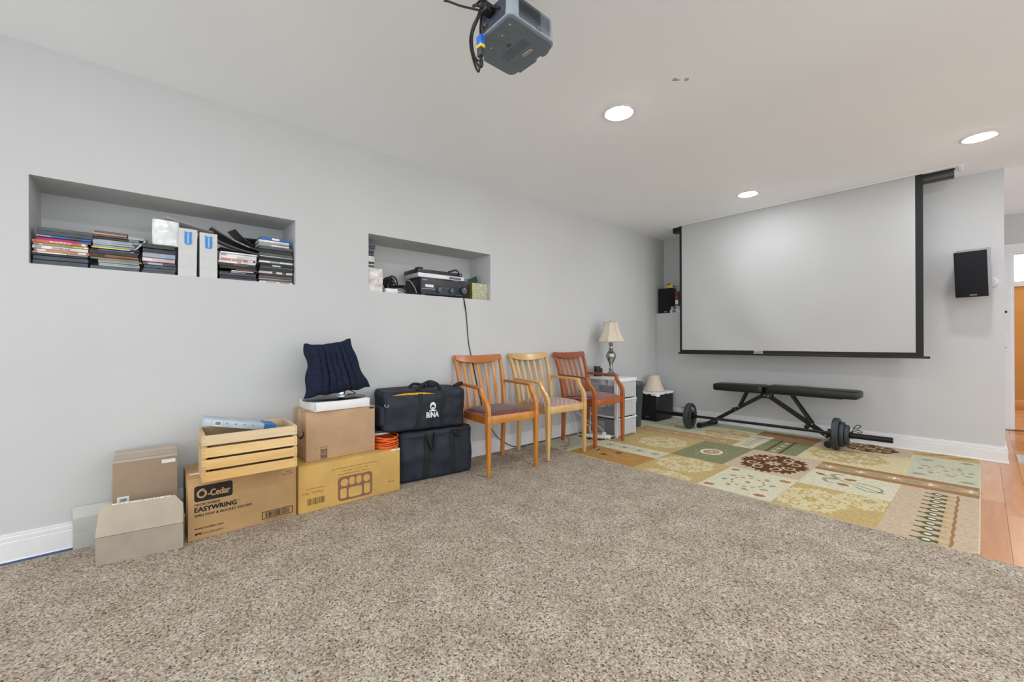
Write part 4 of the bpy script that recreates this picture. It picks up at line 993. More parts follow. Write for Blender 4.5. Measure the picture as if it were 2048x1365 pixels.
# power strip with cords, wall outlet
T = thing('power_strip', 'white power strip with plugs on the rug by the drawers', 'power strip', (.33, 3.60, ZR), math.radians(28))
box('housing', -.16, .11, -.024, .024, 0, .034, m_white, T, bev=.005)
for k in range(4): box('outlet', -.13 + k * .05, -.10 + k * .05, -.014, .014, .034, .0352, pm('outlet_grey', (190, 190, 192), rough=.5), T)
pg = box('plug', .02, .06, -.016, .016, .0355, .062, m_white, T, bev=.005)
tube('cord', bez([(.04, 0, .06), (.0, .02, .10), (-.08, .05, .13), (-.18, .08, .17), (-.27, .085, .25), (-.322, .081, .30)], 7), .003, m_white, T, 8)
tube('cord', bez([(-.10, 0, .036), (-.12, .02, .10), (-.18, .05, .16), (-.26, .07, .28), (-.321, .085, .335)], 7), .003, m_white, T, 8)
tube('cord', bez([(-.16, 0, .015), (-.22, .02, .01), (-.26, .06, .05), (-.29, .08, .18), (-.322, .079, .27)], 7), .003, m_white, T, 8)
T = thing('wall_outlet', 'white wall outlet with plugs behind the reddish armchair', 'outlet', (0, 3.52, .31), world=True)
box('cover_plate', 0, .006, 3.483, 3.557, .25, .37, m_white, T, bev=.003)
for zz_ in (.285, .335): box('plug', .006, .032, 3.505, 3.535, zz_ - .016, zz_ + .016, m_white, T, bev=.004)
# dark green bin
def bin_mat(): return pm('dark_green_plastic', (64, 76, 74), rough=.5, var=.04)
T = thing('waste_bin', 'dark green plastic waste bin with swing lid behind the drawers', 'bin', (.185, 4.378, ZR))
V, F = [], []
for zz, hx_, hy_ in ((0, .105, .095), (.47, .125, .115), (.478, .130, .120), (.490, .130, .120)):
    for x, y in rrect(2 * hx_, 2 * hy_, .03, 4): V.append(Vector((x, y, zz)))
n = 20
n = len(V) // 4
for i in range(3):
    for q in range(n): F.append([i * n + q, i * n + (q + 1) % n, (i + 1) * n + (q + 1) % n, (i + 1) * n + q])
F.append(list(range(n))[::-1]); F.append([3 * n + q for q in range(n)])
mk('body', V, F, bin_mat(), T, smooth=40)
V, F = [], []
for k in range(9):
    a = PI * k / 8; 
    for x, y in ((-.128, -.116 * math.cos(a)), (.128, -.116 * math.cos(a))): V.append(Vector((x, y, .49 + .055 * math.sin(a))))
for k in range(8): F.append([2 * k, 2 * k + 1, 2 * k + 3, 2 * k + 2])
F.append([2 * k for k in range(9)][::-1]); F.append([2 * k + 1 for k in range(9)]); F.append([0, 16, 17, 1])
ld = mk('lid', V, F, pm('lid_slate', (84, 96, 100), rough=.45), T, smooth=50)
tube('lid_rim', [(x, y, .492) for x, y in rrect(.262, .242, .03, 4)] + [(.131, .091, .492)], .006, bin_mat(), T, 8)
lathe('badge', [(.0, 0), (.032, 0), (.032, .0008), (0, .0008)], pm('badge_blue', (112, 148, 158), rough=.3), T, n=24, c=(.119, -.06, .33), axis='X')
# subwoofer with white cover and spare lampshade
T = thing('subwoofer', 'black subwoofer cabinet in the corner under the spare lampshade', 'speaker', (.165, 5.035, ZR))
box('cabinet', -.135, .125, -.205, .205, .012, .350, pm('black_ash', (20, 21, 24), rough=.5, var=.1, scale=30), T, bev=.02, seg=3)
box('grille', -.125, .112, -.213, -.205, .02, .34, pm('black_grille_cloth', (12, 12, 14), rough=.9), T, bev=.006)
prism('badge', rect(0, .05, 0, .007), .0015, MY(-.03, -.2135, .045), pm('badge_silver', (150, 150, 152), rough=.3, metal=1), T)
for x in (-.10, .09):
    for y in (-.17, .17): lathe('foot', [(0, 0), (.016, 0), (.018, .013), (0, .013)], m_black, T, n=14, c=(x, y, 0))
V, F = [], []; n = 80; r = random.Random(3)
ring = []
for q in range(n):
    a = 2 * PI * q / n; c_, s_ = math.cos(a), math.sin(a); k = 1 / max(abs(c_) ** 8 + abs(s_) ** 8, 1e-9) ** (1 / 8)
    ring.append((c_ * k * .142, s_ * k * .220))
drop = [.018 + .005 * math.sin(q * .45) + .003 * math.sin(q * 1.1) + (.022 if abs(q - 68) < 4 else 0) for q in range(n)]
for x, y in ring: V.append(Vector((x * .0, y * .0, .367)))
V = [Vector((0, 0, .368))] + [Vector((x * .93, y * .95, .366)) for x, y in ring] + [Vector((x, y, .360)) for x, y in ring] + [Vector((x * 1.03, y * 1.02, .360 - d_)) for (x, y), d_ in zip(ring, drop)] + [Vector((x * .985, y * .985, .360 - d_)) for (x, y), d_ in zip(ring, drop)] + [Vector((x * .97, y * .97, .3525)) for x, y in ring] + [Vector((0, 0, .3525))]
for q in range(n): F.append([0, 1 + q, 1 + (q + 1) % n])
for i in range(4):
    for q in range(n): F.append([1 + i * n + q, 1 + (i + 1) * n + q, 1 + (i + 1) * n + (q + 1) % n, 1 + i * n + (q + 1) % n])
for q in range(n): F.append([1 + 4 * n + (q + 1) % n, 1 + 4 * n + q, 1 + 5 * n])
o = mk('white_cover', [v + Vector((.165, 5.035, ZR - .001)) for v in V], F, pm('white_cloth', (226, 226, 226), rough=.6, var=.02), smooth=50, origin=(.165, 5.035, .35)); tag(o, 'white scalloped cover lying on top of the black subwoofer', 'cover')
T = thing('spare_lampshade', 'cream round lampshade standing alone on the white subwoofer cover', 'lampshade', (.158, 4.985, .3722))
bell(T, 0, .205, .135, .070, 40, 'shade_fabric')
# cable down the wall from the receiver
T = thing('wall_cable', 'thin black cable hanging down the left wall from the receiver niche', 'cable', (.006, 2.10, 1.39), world=True)
tube('cord', bez([(-.03, 2.085, 1.4025), (.0, 2.092, 1.4030), (.008, 2.097, 1.385), (.007, 2.118, 1.273), (.006, 2.142, 1.033), (.006, 2.172, .892), (.007, 2.262, .541), (.010, 2.33, .33), (.026, 2.43, .16), (.030, 2.56, .06), (.034, 2.68, .012), (.035, 2.9, .006), (.035, 3.3, .007), (.04, 3.65, .007)], 6), .0036, m_black, T, 8)
tube('cord', bez([(-.02, 2.082, 1.4025), (.002, 2.088, 1.403), (.008, 2.094, 1.38), (.008, 2.108, 1.30), (.006, 2.122, 1.262)], 6), .0018, m_black, T, 6)
tube('tie', [(.004, 2.118, 1.264), (.012, 2.124, 1.264)], .006, pm('red_tie', (150, 50, 44), rough=.5), T, 8)
# painter's tape left along the baseboard
o = mk('masking_tape', [(.0208, -1.1, -.0005), (.028, -1.1, .0006), (.028, -.22, .0006), (.0208, -.22, .009), (.0208, -1.1, .006)], [[0, 1, 2, 3, 4]], pm('blue_masking_tape', (54, 76, 122), rough=.6), origin=None); tag(o, 'strip of blue masking tape along the left baseboard', 'tape')
# ------------------------------------------------------------------ weight bench
m_fr = pm('black_bench_steel', (16, 17, 18), rough=.4, var=.06); m_vin = pm('black_vinyl', (18, 19, 20), rough=.42, var=.1, scale=30, bump=.1, bscale=300); m_bolt = pm('bright_bolt', (196, 198, 200), rough=.25, metal=1)
BY = 5.07
T = thing('weight_bench', 'black adjustable weight bench standing along the back wall under the screen', 'bench', (1.45, BY, ZR), world=True)
XS = Vector((0, 1, 0))
for x, z in ((.812, .032), (2.030, .032)):
    tb = tube('foot_bar', [(x - .012, BY - .20, z), (x + .012, BY + .16, z)], .026, m_fr, T, 16)
    for yy in (BY - .205, BY + .15): lathe('end_cap', [(.0, 0), (.031, 0), (.032, .03), (.027, .034), (0, .034)], m_black, tb, n=20, c=(x - .012 if yy < BY else x + .012, yy - .006, z), axis='Y')
def beam(name, a, b_, w, h, par=T, mat=m_fr):
    V, F = bevel_data(*bar_data([a, b_], (w, h), XS), .003, 1); return mk(name, V, F, mat, par, smooth=30)
beam('front_strut', (.835, BY, .045), (1.415, BY, .430), .045, .038)
mb = beam('main_beam', (1.445, BY, .432), (2.020, BY, .045), .045, .040)
beam('adjust_rail', (1.50, BY - .0235, .405), (1.92, BY - .0235, .130), .004, .030, T, pm('dark_slot', (14, 14, 15), rough=.6))
for k in range(6): lathe('adjust_hole', [(0, 0), (.006, 0), (.006, .002), (0, .002)], pm('hole_black', (4, 4, 4), rough=.9), mb, n=10, c=(1.56 + .06 * k, BY - .028, .366 - .0394 * k), axis='Y')
box('pivot_bracket', 1.385, 1.50, BY - .035, BY + .035, .395, .458, m_fr, T, bev=.006)
for s in (-1, 1):
    beam('seat_support', (1.245, BY + s * .030, .452), (1.165, BY + s * .030, .272), .008, .024)
    beam('back_support', (1.672, BY + s * .030, .455), (1.855, BY + s * .030, .175), .008, .026)
for x, z in ((1.165, .272), (1.855, .178)):
    lathe('knob', [(0, 0), (.010, 0), (.010, .025), (.022, .028), (.022, .055), (.016, .060), (0, .060)], m_black, T, n=18, c=(x - .04, BY - .085, z - .03), axis='Y')
for x, z in ((1.245, .452), (1.165, .272), (1.672, .455), (1.855, .178), (1.43, .425), (1.465, .42), (.875, .062), (.90, .075), (1.965, .085), (1.995, .062)):
    lathe('bolt', [(0, 0), (.008, 0), (.007, .005), (0, .006)], m_bolt, T, n=10, c=(x, BY - .041, z), axis='Y')
def pad(name, x0, x1, hw0, hw1, z0, z1, tilt, label=None):
    V, F = box_data(x0, x1, -1, 1, z0, z1)
    bm = bmesh.new(); bmesh.ops.create_cube(bm, size=1.0); bmesh.ops.bevel(bm, geom=list(bm.edges), offset=.22, segments=4, profile=.5, affect='EDGES')
    for v in bm.verts:
        u = (v.co.x + .5)
        # keep corner rounding even on the long pad
        cx = v.co.x
        L = x1 - x0; k = .14 / L
        ex = (abs(cx) - .28) / .22 if abs(cx) > .28 else 0
        X = math.copysign(.5 * L - .045 + .045 * ex, cx) if abs(cx) > .2799 else cx / .28 * (.5 * L - .045)
        ey = (abs(v.co.y) - .28) / .22 if abs(v.co.y) > .28 else 0
        hw = hw0 + (hw1 - hw0) * (X / L + .5)
        Y = math.copysign(hw - .03 + .03 * ey, v.co.y) if abs(v.co.y) > .2799 else v.co.y / .28 * (hw - .03)
        Z = v.co.z * (z1 - z0)
        v.co = Vector((X + (x0 + x1) / 2, Y + BY, (z0 + z1) / 2 + Z + tilt * X))
    bm.verts.index_update(); V, F = bm_data(bm)
    return mk(name, V, F, m_vin, T, smooth=60)
sp = pad('seat_pad', .905, 1.432, .105, .140, .448, .530, .012)
tube('seam', [(.95, BY - .105, .503), (1.41, BY - .1415, .509)], .002, pm('seam_black', (10, 10, 11), rough=.5), sp, 6)
bp_ = pad('back_pad', 1.452, 2.235, .125, .130, .463, .540, -.004)
tube('seam', [(1.49, BY - .127, .498), (2.20, BY - .131, .497)], .002, MATS['seam_black'], bp_, 6)
box('pad_board', 1.50, 2.11, BY - .10, BY + .10, .455, .466, m_fr, T)
text('pad_logo', 'S1', .045, MZ(1.98, BY - .08, .5408), pm('grey_print', (120, 120, 122), rough=.5), bp_)
lathe('bolt', [(0, 0), (.008, 0), (.007, .004), (0, .005)], m_bolt, T, n=10, c=(.938, BY - .101, .498), axis='Y')
# ------------------------------------------------------------------ barbell
BA = Vector((.330, 4.742, .146 + ZR)); BB_ = Vector((2.480, 4.850, .146 + ZR)); dirb = (BB_ - BA).normalized(); Lb = (BB_ - BA).length
T = thing('barbell', 'black barbell with iron weight plates lying on the rug before the bench', 'barbell', (BA.x, BA.y, BA.z), rot=(0, 0, math.atan2(dirb.y, dirb.x)))
m_iron = pm('grey_iron', (46, 52, 56), rough=.5, var=.08, scale=30, bump=.1, bscale=120); m_bar = pm('black_oxide_bar', (18, 18, 20), rough=.35, metal=.4)
tube('bar', [(.40, 0, 0), (1.76, 0, 0)], .0145, m_bar, T, 16)
for a, b_ in ((.66, .96), (1.14, 1.46)): tube('knurl', [(a, 0, 0), (b_, 0, 0)], .0152, pm('knurl_black', (18, 18, 19), rough=.7, bump=.4, bscale=900), T, 16)
tube('sleeve', [(0, 0, 0), (.43, 0, 0)], .025, m_bar, T, 20); tube('sleeve', [(1.735, 0, 0), (Lb, 0, 0)], .025, m_bar, T, 20)
tube('sleeve_collar', [(.43, 0, 0), (.465, 0, 0)], .038, m_bar, T, 20); tube('sleeve_collar', [(1.70, 0, 0), (1.738, 0, 0)], .038, m_bar, T, 20)
def plate(x, w, R, label, holes=False):
    pr = [(.026, 0), (.046, -.004), (.050, 0), (.060, .006), (R * .80, .006), (R * .86, -.002), (R * .97, -.002), (R, .004), (R, w - .004), (R * .97, w + .002), (R * .86, w + .002), (R * .80, w - .006), (.060, w - .006), (.050, w), (.046, w + .004), (.026, w)]
    V, F = lathe_data(pr, 48); F = F[:-2]
    V = [Vector((v.z + x, v.x, v.y)) for v in V]
    p_ = mk('plate', V, F, m_iron, T, smooth=35)
    if holes:
        for k in range(3):
            a0 = 60 + 120 * k
            outer = arc(0, 0, R * .70, a0 - 26, a0 + 26, 8) + arc(0, 0, R * .52, a0 + 26, a0 - 26, 8)
            for zz, h_ in ((x + .0055, -.0012), (x + w - .0055, .0012)):
                Vp = [Vector((zz + e * h_, px, py)) for e in (0, 1) for px, py in outer]; n_ = len(outer)
                mk('grip_slot', Vp, [list(range(n_)), [n_ + q for q in range(n_)]], pm('slot_light', (150, 152, 154), rough=.8) if k == 0 else pm('slot_dark', (18, 19, 20), rough=.9), p_)
    return p_
plate(.385, .044, .146, 'l', True)
plate(1.742, .044, .146, 'a', True); plate(1.790, .032, .115, 'b'); plate(1.826, .026, .092, 'c')
clip_c = pm('clip_black', (16, 16, 17), rough=.4)
P = [(1.862 + .004 * q / 12 * 3, .027 * math.cos(2 * PI * q / 12), .027 * math.sin(2 * PI * q / 12)) for q in range(30)]
tube('spring_clip', P, .0035, clip_c, T, 6)
tube('spring_clip', bez([(1.87, -.005, .027), (1.885, -.01, .055), (1.90, -.012, .088), (1.925, -.012, .104), (1.94, -.012, .096), (1.918, -.012, .07), (1.89, -.012, .066)], 6), .0035, clip_c, T, 6)
tube('spring_clip', bez([(1.875, .01, .027), (1.90, .012, .045), (1.93, .012, .052), (1.945, .012, .040), (1.93, .012, .030), (1.91, .012, .034)], 6), .0035, clip_c, T, 6)
P = [(.365 - .004 * q / 12 * 3, .027 * math.cos(2 * PI * q / 12), .027 * math.sin(2 * PI * q / 12)) for q in range(30)]
tube('spring_clip', P, .0035, clip_c, T, 6); tube('spring_clip', bez([(.36, .0, .027), (.345, .02, .06), (.325, .02, .085), (.305, .02, .075), (.315, .02, .05)], 6), .0035, clip_c, T, 6)
# wall outlet behind bench
T = thing('cable_plate', 'small grey cable plate on the back wall above the bench', 'wall plate', (1.70, BACK, .48), world=True)
box('plate', 1.63, 1.77, BACK - .006, BACK, .51, .53, pm('plate_grey', (140, 140, 140), rough=.5), T, bev=.002)
for k in range(3): tube('pin', [(1.66 + .035 * k, BACK - .016, .52), (1.66 + .035 * k, BACK - .006, .52)], .004, m_black, T, 8)
# ------------------------------------------------------------------ speakers
m_cab = pm('grey_vinyl_cabinet', (150, 150, 152), rough=.45, var=.04); m_cloth = pm('navy_black_grille', (18, 20, 28), rough=.9, var=.25, scale=300, bump=.3, bscale=900)
def speaker(label, loc, rot, w, h, d, cab, par_bracket=True):
    T = thing('bookshelf_speaker', label, 'speaker', loc, rot=rot)
    box('cabinet', -w / 2, w / 2, 0, d, 0, h, cab, T, bev=.004)
    box('grille', -w / 2 + .002, w / 2 - .004, -.018, 0.0005, .002, h - .004, m_cloth, T, bev=.006)
    lb_ = prism('badge', rect(0, w * .22, 0, .012), .0012, MY(-w * .06, -.0182, .014), pm('badge_silver', (150, 150, 152), rough=.3, metal=1), T)
    return T
T = speaker('black-fronted grey speaker mounted on the back wall near the hallway', (2.939, 5.132, 1.373), (math.radians(12.3), 0, math.radians(-6.4)), .191, .381, .15, m_cab)
T = thing('speaker_bracket', 'pale grey bracket fixing the speaker to the back wall', 'bracket', (3.02, BACK, 1.52), world=True)
lathe('wall_disc', [(0, 0), (.045, 0), (.045, -.012), (.035, -.022), (0, -.022)], pm('bracket_grey', (196, 198, 200), rough=.5), T, n=28, c=(3.040, BACK, 1.50), axis='Y')
tube('arm', [(3.03, BACK - .02, 1.50), (3.00, BACK - .05, 1.51)], .012, MATS['bracket_grey'], T, 12)
speaker('black speaker on the corner shelf left of the screen', (.105, 5.385, 1.397), (0, 0, math.radians(6)), .19, .345, .13, pm('black_ash', (20, 21, 24)))
# things on the corner shelf
SZ = 1.397
def shelf_item(name, label, x0, x1, y0, y1, z0, z1, mat): return item(name, label, 'box', x0, x1, y0, y1, z0, z1, mat, .002)
b1 = shelf_item('small_white_box', 'small white box with dark picture at the bottom of the corner shelf pile', .190, .330, 5.345, 5.362, SZ, SZ + .042, pm('white_print', (206, 208, 212), rough=.6))
b2 = shelf_item('small_grey_box', 'small pale grey box second from the bottom of the corner shelf pile', .205, .330, 5.347, 5.363, SZ + .0425, SZ + .085, pm('grey_print2', (182, 186, 192), rough=.6))
prism('printed_picture', rect(0, .05, 0, .030), .0006, MY(.225, 5.3449, SZ + .006), pm('picture_slate', (92, 104, 120), rough=.6, var=.4, scale=60), b1); prism('printed_picture', rect(0, .045, 0, .034), .0006, MY(.232, 5.3469, SZ + .047), pm('picture_brown', (104, 88, 80), rough=.6, var=.4, scale=60), b2)
for o_ in (b1, b2):
    for c_ in o_.children:
        for v in c_.data.vertices: v.co -= o_.location
b3 = shelf_item('tall_dark_carton', 'tall dark carton with white picture leaning behind the small boxes', .250, .34, 5.365, 5.382, SZ + .001, SZ + .285, pm('dark_carton', (30, 28, 30), rough=.6))
for (w_, h_, x_, z_, mm) in ((.042, .055, .256, .115, m_paper), (.045, .05, .252, .18, pm('print_brownred', (120, 70, 60), rough=.6)), (.05, .04, .236 + .016, .24, pm('print_red', (130, 40, 34), rough=.6))):
    q = prism('printed_panel', rect(0, w_, 0, h_), .0006, MY(x_, 5.3649, SZ + z_), mm, b3)
    for v in q.data.vertices: v.co -= b3.location
q = text('printed_text', 'Solo', .026, MY(.254, 5.3642, SZ + .093), m_paper, b3, width=.05)
for v in q.data.vertices: v.co -= b3.location
T = thing('tape_measure', 'yellow tape measure lying on top of the corner shelf carton', 'tape measure', (.178, 5.400, SZ + .346))
prism('case', [(-.036, 0), (.036, 0), (.036, .012), (.026, .034), (.008, .044), (-.020, .044), (-.034, .030)], .032, Matrix(((1, 0, 0, 0), (0, 0, 1, -.016), (0, 1, 0, 0), (0, 0, 0, 1))), pm('tape_yellow', (228, 196, 30), rough=.4), T)
box('clip', -.040, -.018, -.010, .010, .040, .060, m_black, T, bev=.003); box('tab', .036, .070, -.008, .008, .010, .020, pm('tab_blue', (40, 70, 120), rough=.5), T)
# ------------------------------------------------------------------ niche 1: stacked cases, file boxes, magazines
ORD = ['lowest', 'second', 'third', 'fourth', 'fifth', 'sixth', 'seventh', 'eighth', 'ninth', 'tenth', 'eleventh', 'twelfth', 'thirteenth', 'fourteenth', 'fifteenth', 'sixteenth', 'seventeenth', 'eighteenth', 'nineteenth', 'twentieth']
CN = {'slate': (62, 70, 80), 'black': (26, 28, 32), 'grey': (150, 152, 154), 'white': (224, 224, 222), 'orange': (196, 132, 96), 'yellow': (214, 196, 84), 'salmon': (200, 98, 90), 'magenta': (178, 30, 96), 'blue': (44, 104, 170), 'silver': (158, 170, 176), 'brown': (98, 74, 62), 'rust': (132, 74, 46), 'navy': (44, 54, 72), 'olive': (150, 140, 96), 'pink': (176, 150, 142), 'pale blue': (150, 164, 196), 'clear': (196, 200, 202), 'dark grey': (80, 82, 84)}
def case_mat(c): return pm('case_' + c.replace(' ', '_'), CN[c], rough=.3 if c not in ('white', 'orange') else .45, var=.10, scale=40)
LZ = NZ0
def stack(where, group, y0, y1, items, fx=-.028, seed=1, depth=.135):
    r = random.Random(seed); z = LZ + .0005; n = len(items); col = {}
    for c_, *_ in items: col[c_] = col.get(c_, 0) + 1
    for k, it in enumerate(items):
        c_, th = it[0], it[1]; opt = it[2] if len(it) > 2 else {}
        L = (y1 - y0) * opt.get('l', 1.0); yy = y0 + opt.get('dy', r.uniform(-.004, .004)); f = fx + opt.get('dx', r.uniform(-.010, .006))
        pos = 'topmost' if k == n - 1 else (ORD[k] if k == 0 else ORD[k] + ' from bottom')
        T = thing('media_case', '%s media case, %s of the %s' % (c_, pos, where), 'case', (f - depth / 2, yy + L / 2, z), math.radians(r.uniform(-1.2, 1.2)), group=group)
        hx_, hy_ = depth / 2, L / 2
        box('shell', -hx_, hx_, -hy_, hy_, 0, th - .0006, case_mat(c_), T, bev=min(.0015, th * .2), seg=1)
        for (a, b_, cc) in opt.get('s', []):
            prism('spine_print', rect(-hy_ + a * L, -hy_ + b_ * L, th * .12, th * .82), .0004, MX(hx_, 0, 0), case_mat(cc), T)
        if 't' in opt:
            s, flip, w, cc = opt['t']
            text('lettering', s, th * .72, MX(hx_ + .0004, (w / 2 if flip else -w / 2), th * (.78 if flip else .18), flip), case_mat(cc), T, width=w, bold=.0003)
        z += th
    return z
g1 = 'media cases in the wide wall niche'
stack('far left stack in the wide niche', g1, -.388, -.199, [('slate', .026, {'dx': -.006}), ('slate', .020), ('black', .010), ('grey', .008, {'s': [(.1, .6, 'white')]}), ('orange', .015, {'s': [(.05, .2, 'white'), (.78, .93, 'white'), (.94, .99, 'salmon')]}),
      ('white', .016, {'t': ('CHICKEN RUN', False, .062, 'slate'), 's': [(.04, .16, 'pale blue')]}), ('olive', .012, {'s': [(.7, .88, 'yellow'), (.1, .16, 'yellow'), (.9, .98, 'white')]}), ('salmon', .016, {'t': ('DIL CHAHTA HAI', True, .072, 'white'), 's': [(.88, .96, 'white')]}),
      ('magenta', .014, {'s': [(.74, .98, 'blue')], 'dy': .008}), ('blue', .010, {'s': [(.0, .25, 'grey'), (.55, .8, 'dark grey')], 'dy': .01}), ('slate', .020, {'dy': .016}), ('dark grey', .017, {'dy': .014})], seed=3)
stack('second stack in the wide niche', g1, -.195, -.008, [('dark grey', .020, {'dy': .0}), ('silver', .009, {'dy': .03, 'l': .85}), ('silver', .009, {'dy': .03, 'l': .85}), ('grey', .009, {'dy': .03, 'l': .85}), ('olive', .009, {'dy': .03, 'l': .9}), ('grey', .010), ('rust', .014, {'s': [(0, .3, 'black')]}), ('black', .013), ('rust', .006), ('black', .010, {'s': [(.15, .9, 'blue')]}), ('black', .010, {'s': [(.02, .8, 'yellow')]}),
      ('silver', .010, {'l': .85, 'dy': .01}), ('silver', .010, {'l': .85, 'dy': .01}), ('silver', .010, {'l': .82, 'dy': .01}), ('silver', .010, {'l': .82, 'dy': .01}), ('black', .012, {'l': .72, 'dy': .012}), ('brown', .010, {'l': .72, 'dy': .010}), ('pink', .009, {'l': .68, 'dy': .012}), ('brown', .011, {'l': .68, 'dy': .016})], seed=5)
# cases behind the second stack and a leaning one
T = thing('media_case', 'clear disc case leaning askew against the second stack in the wide niche', 'case', (-.030, -.043, LZ + .095), rot=(math.radians(52), 0, 0), group=g1)
box('shell', -.11, .0, -.0, .11, -.004, .004, case_mat('dark grey'), T, bev=.001); box('spine_print', .0002, .0008, .01, .10, -.0035, .0035, case_mat('silver'), T)
zz = LZ + .0005
T = None
for k, c_ in enumerate(('black', 'black', 'black', 'brown', 'white', 'silver', 'white')):
    h_ = (.055, .055, .040, .020, .014, .014, .014)[k]
    o = box('media_case', -.300, -.168, -.185 + .012 * (k % 2), .012 - .01 * (k % 3), zz, zz + h_ - .0008, case_mat(c_), bev=.0015, seg=1, origin=(-.23, -.09, zz)); tag(o, '%s media case, %s of the pile behind the second stack' % (c_, ORD[k] if k == 0 else ORD[k] + ' from bottom'), 'case', g1); zz += h_
for k, (y0, y1, h_) in enumerate(((-.385, -.205, .20), (-.19, .02, .245))):
    o = box('clear_sleeve', -.322, -.312, y0, y1, LZ, LZ + h_, pm('clear_sleeve_plastic', (206, 208, 208), rough=.2), bev=.002, origin=(-.317, (y0 + y1) / 2, LZ)); tag(o, ['pale plastic sleeve standing at the back of the wide niche behind the far left stack', 'pale plastic sleeve standing at the back of the wide niche behind the second stack'][k], 'sleeve')
z3 = stack('third stack in the wide niche', g1, .008, .146, [('slate', .016), ('slate', .016), ('slate', .016), ('slate', .016, {'s': [(.15, .6, 'pale blue')]}), ('salmon', .005), ('white', .020, {'s': [(.3, .95, 'clear')]}), ('pale blue', .024, {'s': [(.0, .55, 'grey')]}), ('black', .026), ('black', .024, {'dx': .004})], seed=8)
# shrink-wrapped pack of white cases
T = thing('wrapped_pack', 'shrink-wrapped pack of white sleeves standing on the third stack', 'pack', (-.10, .105, z3), math.radians(0))
m_wrap = pm('shrink_wrap', (222, 224, 224), rough=.12, coat=.6, var=.05, scale=30, bump=.6, bscale=45)
d = soft_box(.060, .058, .146, .002, 2.0, .005, rnd=.008); mk('wrap', d[0], d[1], m_wrap, T, smooth=60)
T = thing('white_board', 'thin white board sloping from the wrapped pack across the file boxes', 'board', (-.130, .205, LZ + .309), rot=(math.radians(-12), 0, 0))
box('sheet', -.09, .06, -.105, .125, 0, .004, m_paper, T); box('edge', .0602, .0610, -.105, .125, .0, .004, case_mat('grey'), T)
for k, (y0, h_, tilt) in enumerate(((.156, .272, .9), (.255, .262, .0))):
    T = thing('file_box', ['grey magazine file with blue clip, next to the third stack', 'grey magazine file with blue clip, next to the white-spined stack'][k], 'file box', (-.020, y0 + .042, LZ + .0003), rot=(math.radians(-tilt), 0, 0), group='magazine files in the wide niche')
    m_file = pm('light_grey_board', (206, 206, 206), rough=.6, var=.02)
    prism('body', [(-.26, 0), (0, 0), (0, h_), (-.09, h_ - .002), (-.26, h_ - .02)], .084, Matrix(((1, 0, 0, 0), (0, 0, 1, -.042), (0, 1, 0, 0), (0, 0, 0, 1))), m_file, T)
    cl_ = prism('clip', [(-.016, .0), (-.010, -.006), (.010, -.006), (.016, .0), (.016, .068), (.008, .062), (-.008, .062), (-.016, .068)], .004, MX(.0002, -.0, h_ - .083), pm('clip_blue', (48, 132, 208), rough=.25), T)
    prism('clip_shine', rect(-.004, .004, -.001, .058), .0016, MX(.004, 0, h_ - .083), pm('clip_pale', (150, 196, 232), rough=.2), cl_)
zt = stack('white-spined stack right of the file boxes', g1, .350, .542, [('slate', .015), ('black', .015), ('slate', .015), ('black', .009, {'s': [(.3, .7, 'pink')]}), ('white', .006, {'l': .6, 'dy': .06}), ('brown', .009, {'l': .6, 'dy': .08}), ('black', .016), ('black', .018, {'s': [(.4, .8, 'brown')]}), ('white', .014, {'s': [(.5, .6, 'pale blue')]}), ('white', .014, {'s': [(.03, .3, 'salmon'), (.32, .6, 'orange'), (.62, .75, 'salmon'), (.9, .97, 'black')]}), ('white', .014, {'s': [(.45, .65, 'clear')]}), ('white', .014, {'s': [(.04, .18, 'grey')]}), ('white', .010)], seed=11)
stack('far right stack in the wide niche', g1, .558, .750, [('white', .012, {'s': [(.2, .5, 'grey'), (.6, .9, 'grey')]}), ('dark grey', .010), ('grey', .009), ('brown', .017), ('black', .014), ('white', .016, {'s': [(.02, .3, 'clear'), (.38, .5, 'black'), (.68, .8, 'black')]}), ('black', .014), ('slate', .015), ('black', .010, {'s': [(.35, .6, 'white')]}), ('black', .012), ('white', .013, {'s': [(.3, .6, 'grey')]}), ('black', .018), ('dark grey', .008), ('white', .005), ('dark grey', .018), ('black', .026), ('dark grey', .020), ('white', .012, {'l': .9, 's': [(.0, .4, 'grey')]}), ('grey', .012, {'l': .9}), ('white', .014, {'l': .9}), ('brown', .009, {'l': .9}), ('blue', .016, {'l': .9, 's': [(.4, .6, 'white')]}), ('grey', .010, {'l': .9, 's': [(.0, .5, 'white')]})][:20] + [('blue', .018, {'l': .92, 's': [(.38, .62, 'white')]})], seed=13)
# magazines thrown on top
m_mag = pm('dark_glossy_magazine', (62, 58, 60), rough=.3, var=.35, scale=16)
def magazine(label, c, l, w, th, rot, bend):
    T = thing('magazine', label, 'magazine', c, rot=rot)
    V, F = [], []; n = 14
    for i in range(n + 1):
        u = i / n - .5
        for x, zo in ((-w / 2, 0), (w / 2, 0), (w / 2, th), (-w / 2, th)): V.append(Vector((x, u * l, zo + bend * (u * u * 4 - 1))))
    for i in range(n):
        for k in range(4): F.append([i * 4 + k, i * 4 + (k + 1) % 4, i * 4 + 4 + (k + 1) % 4, i * 4 + 4 + k][::-1])
    F.append([0, 1, 2, 3]); F.append([n * 4 + k for k in (3, 2, 1, 0)])
    mk('pages', V, F, m_mag, T, smooth=30); return T
T = magazine('long dark magazine sloping down over the white-spined stack', (-.105, .430, LZ + .250), .27, .15, .008, (math.radians(-22), 0, math.radians(3)), .014)
text('printed_text', 'THE BIRD OF BEST PLAYS', .010, MX(.0755, -.02, -.012), m_paper, T, width=.10)
magazine('dark magazine lying crooked beneath the long dark magazine', (-.10, .452, LZ + .208), .24, .14, .007, (math.radians(-16), math.radians(4), math.radians(-8)), .010)
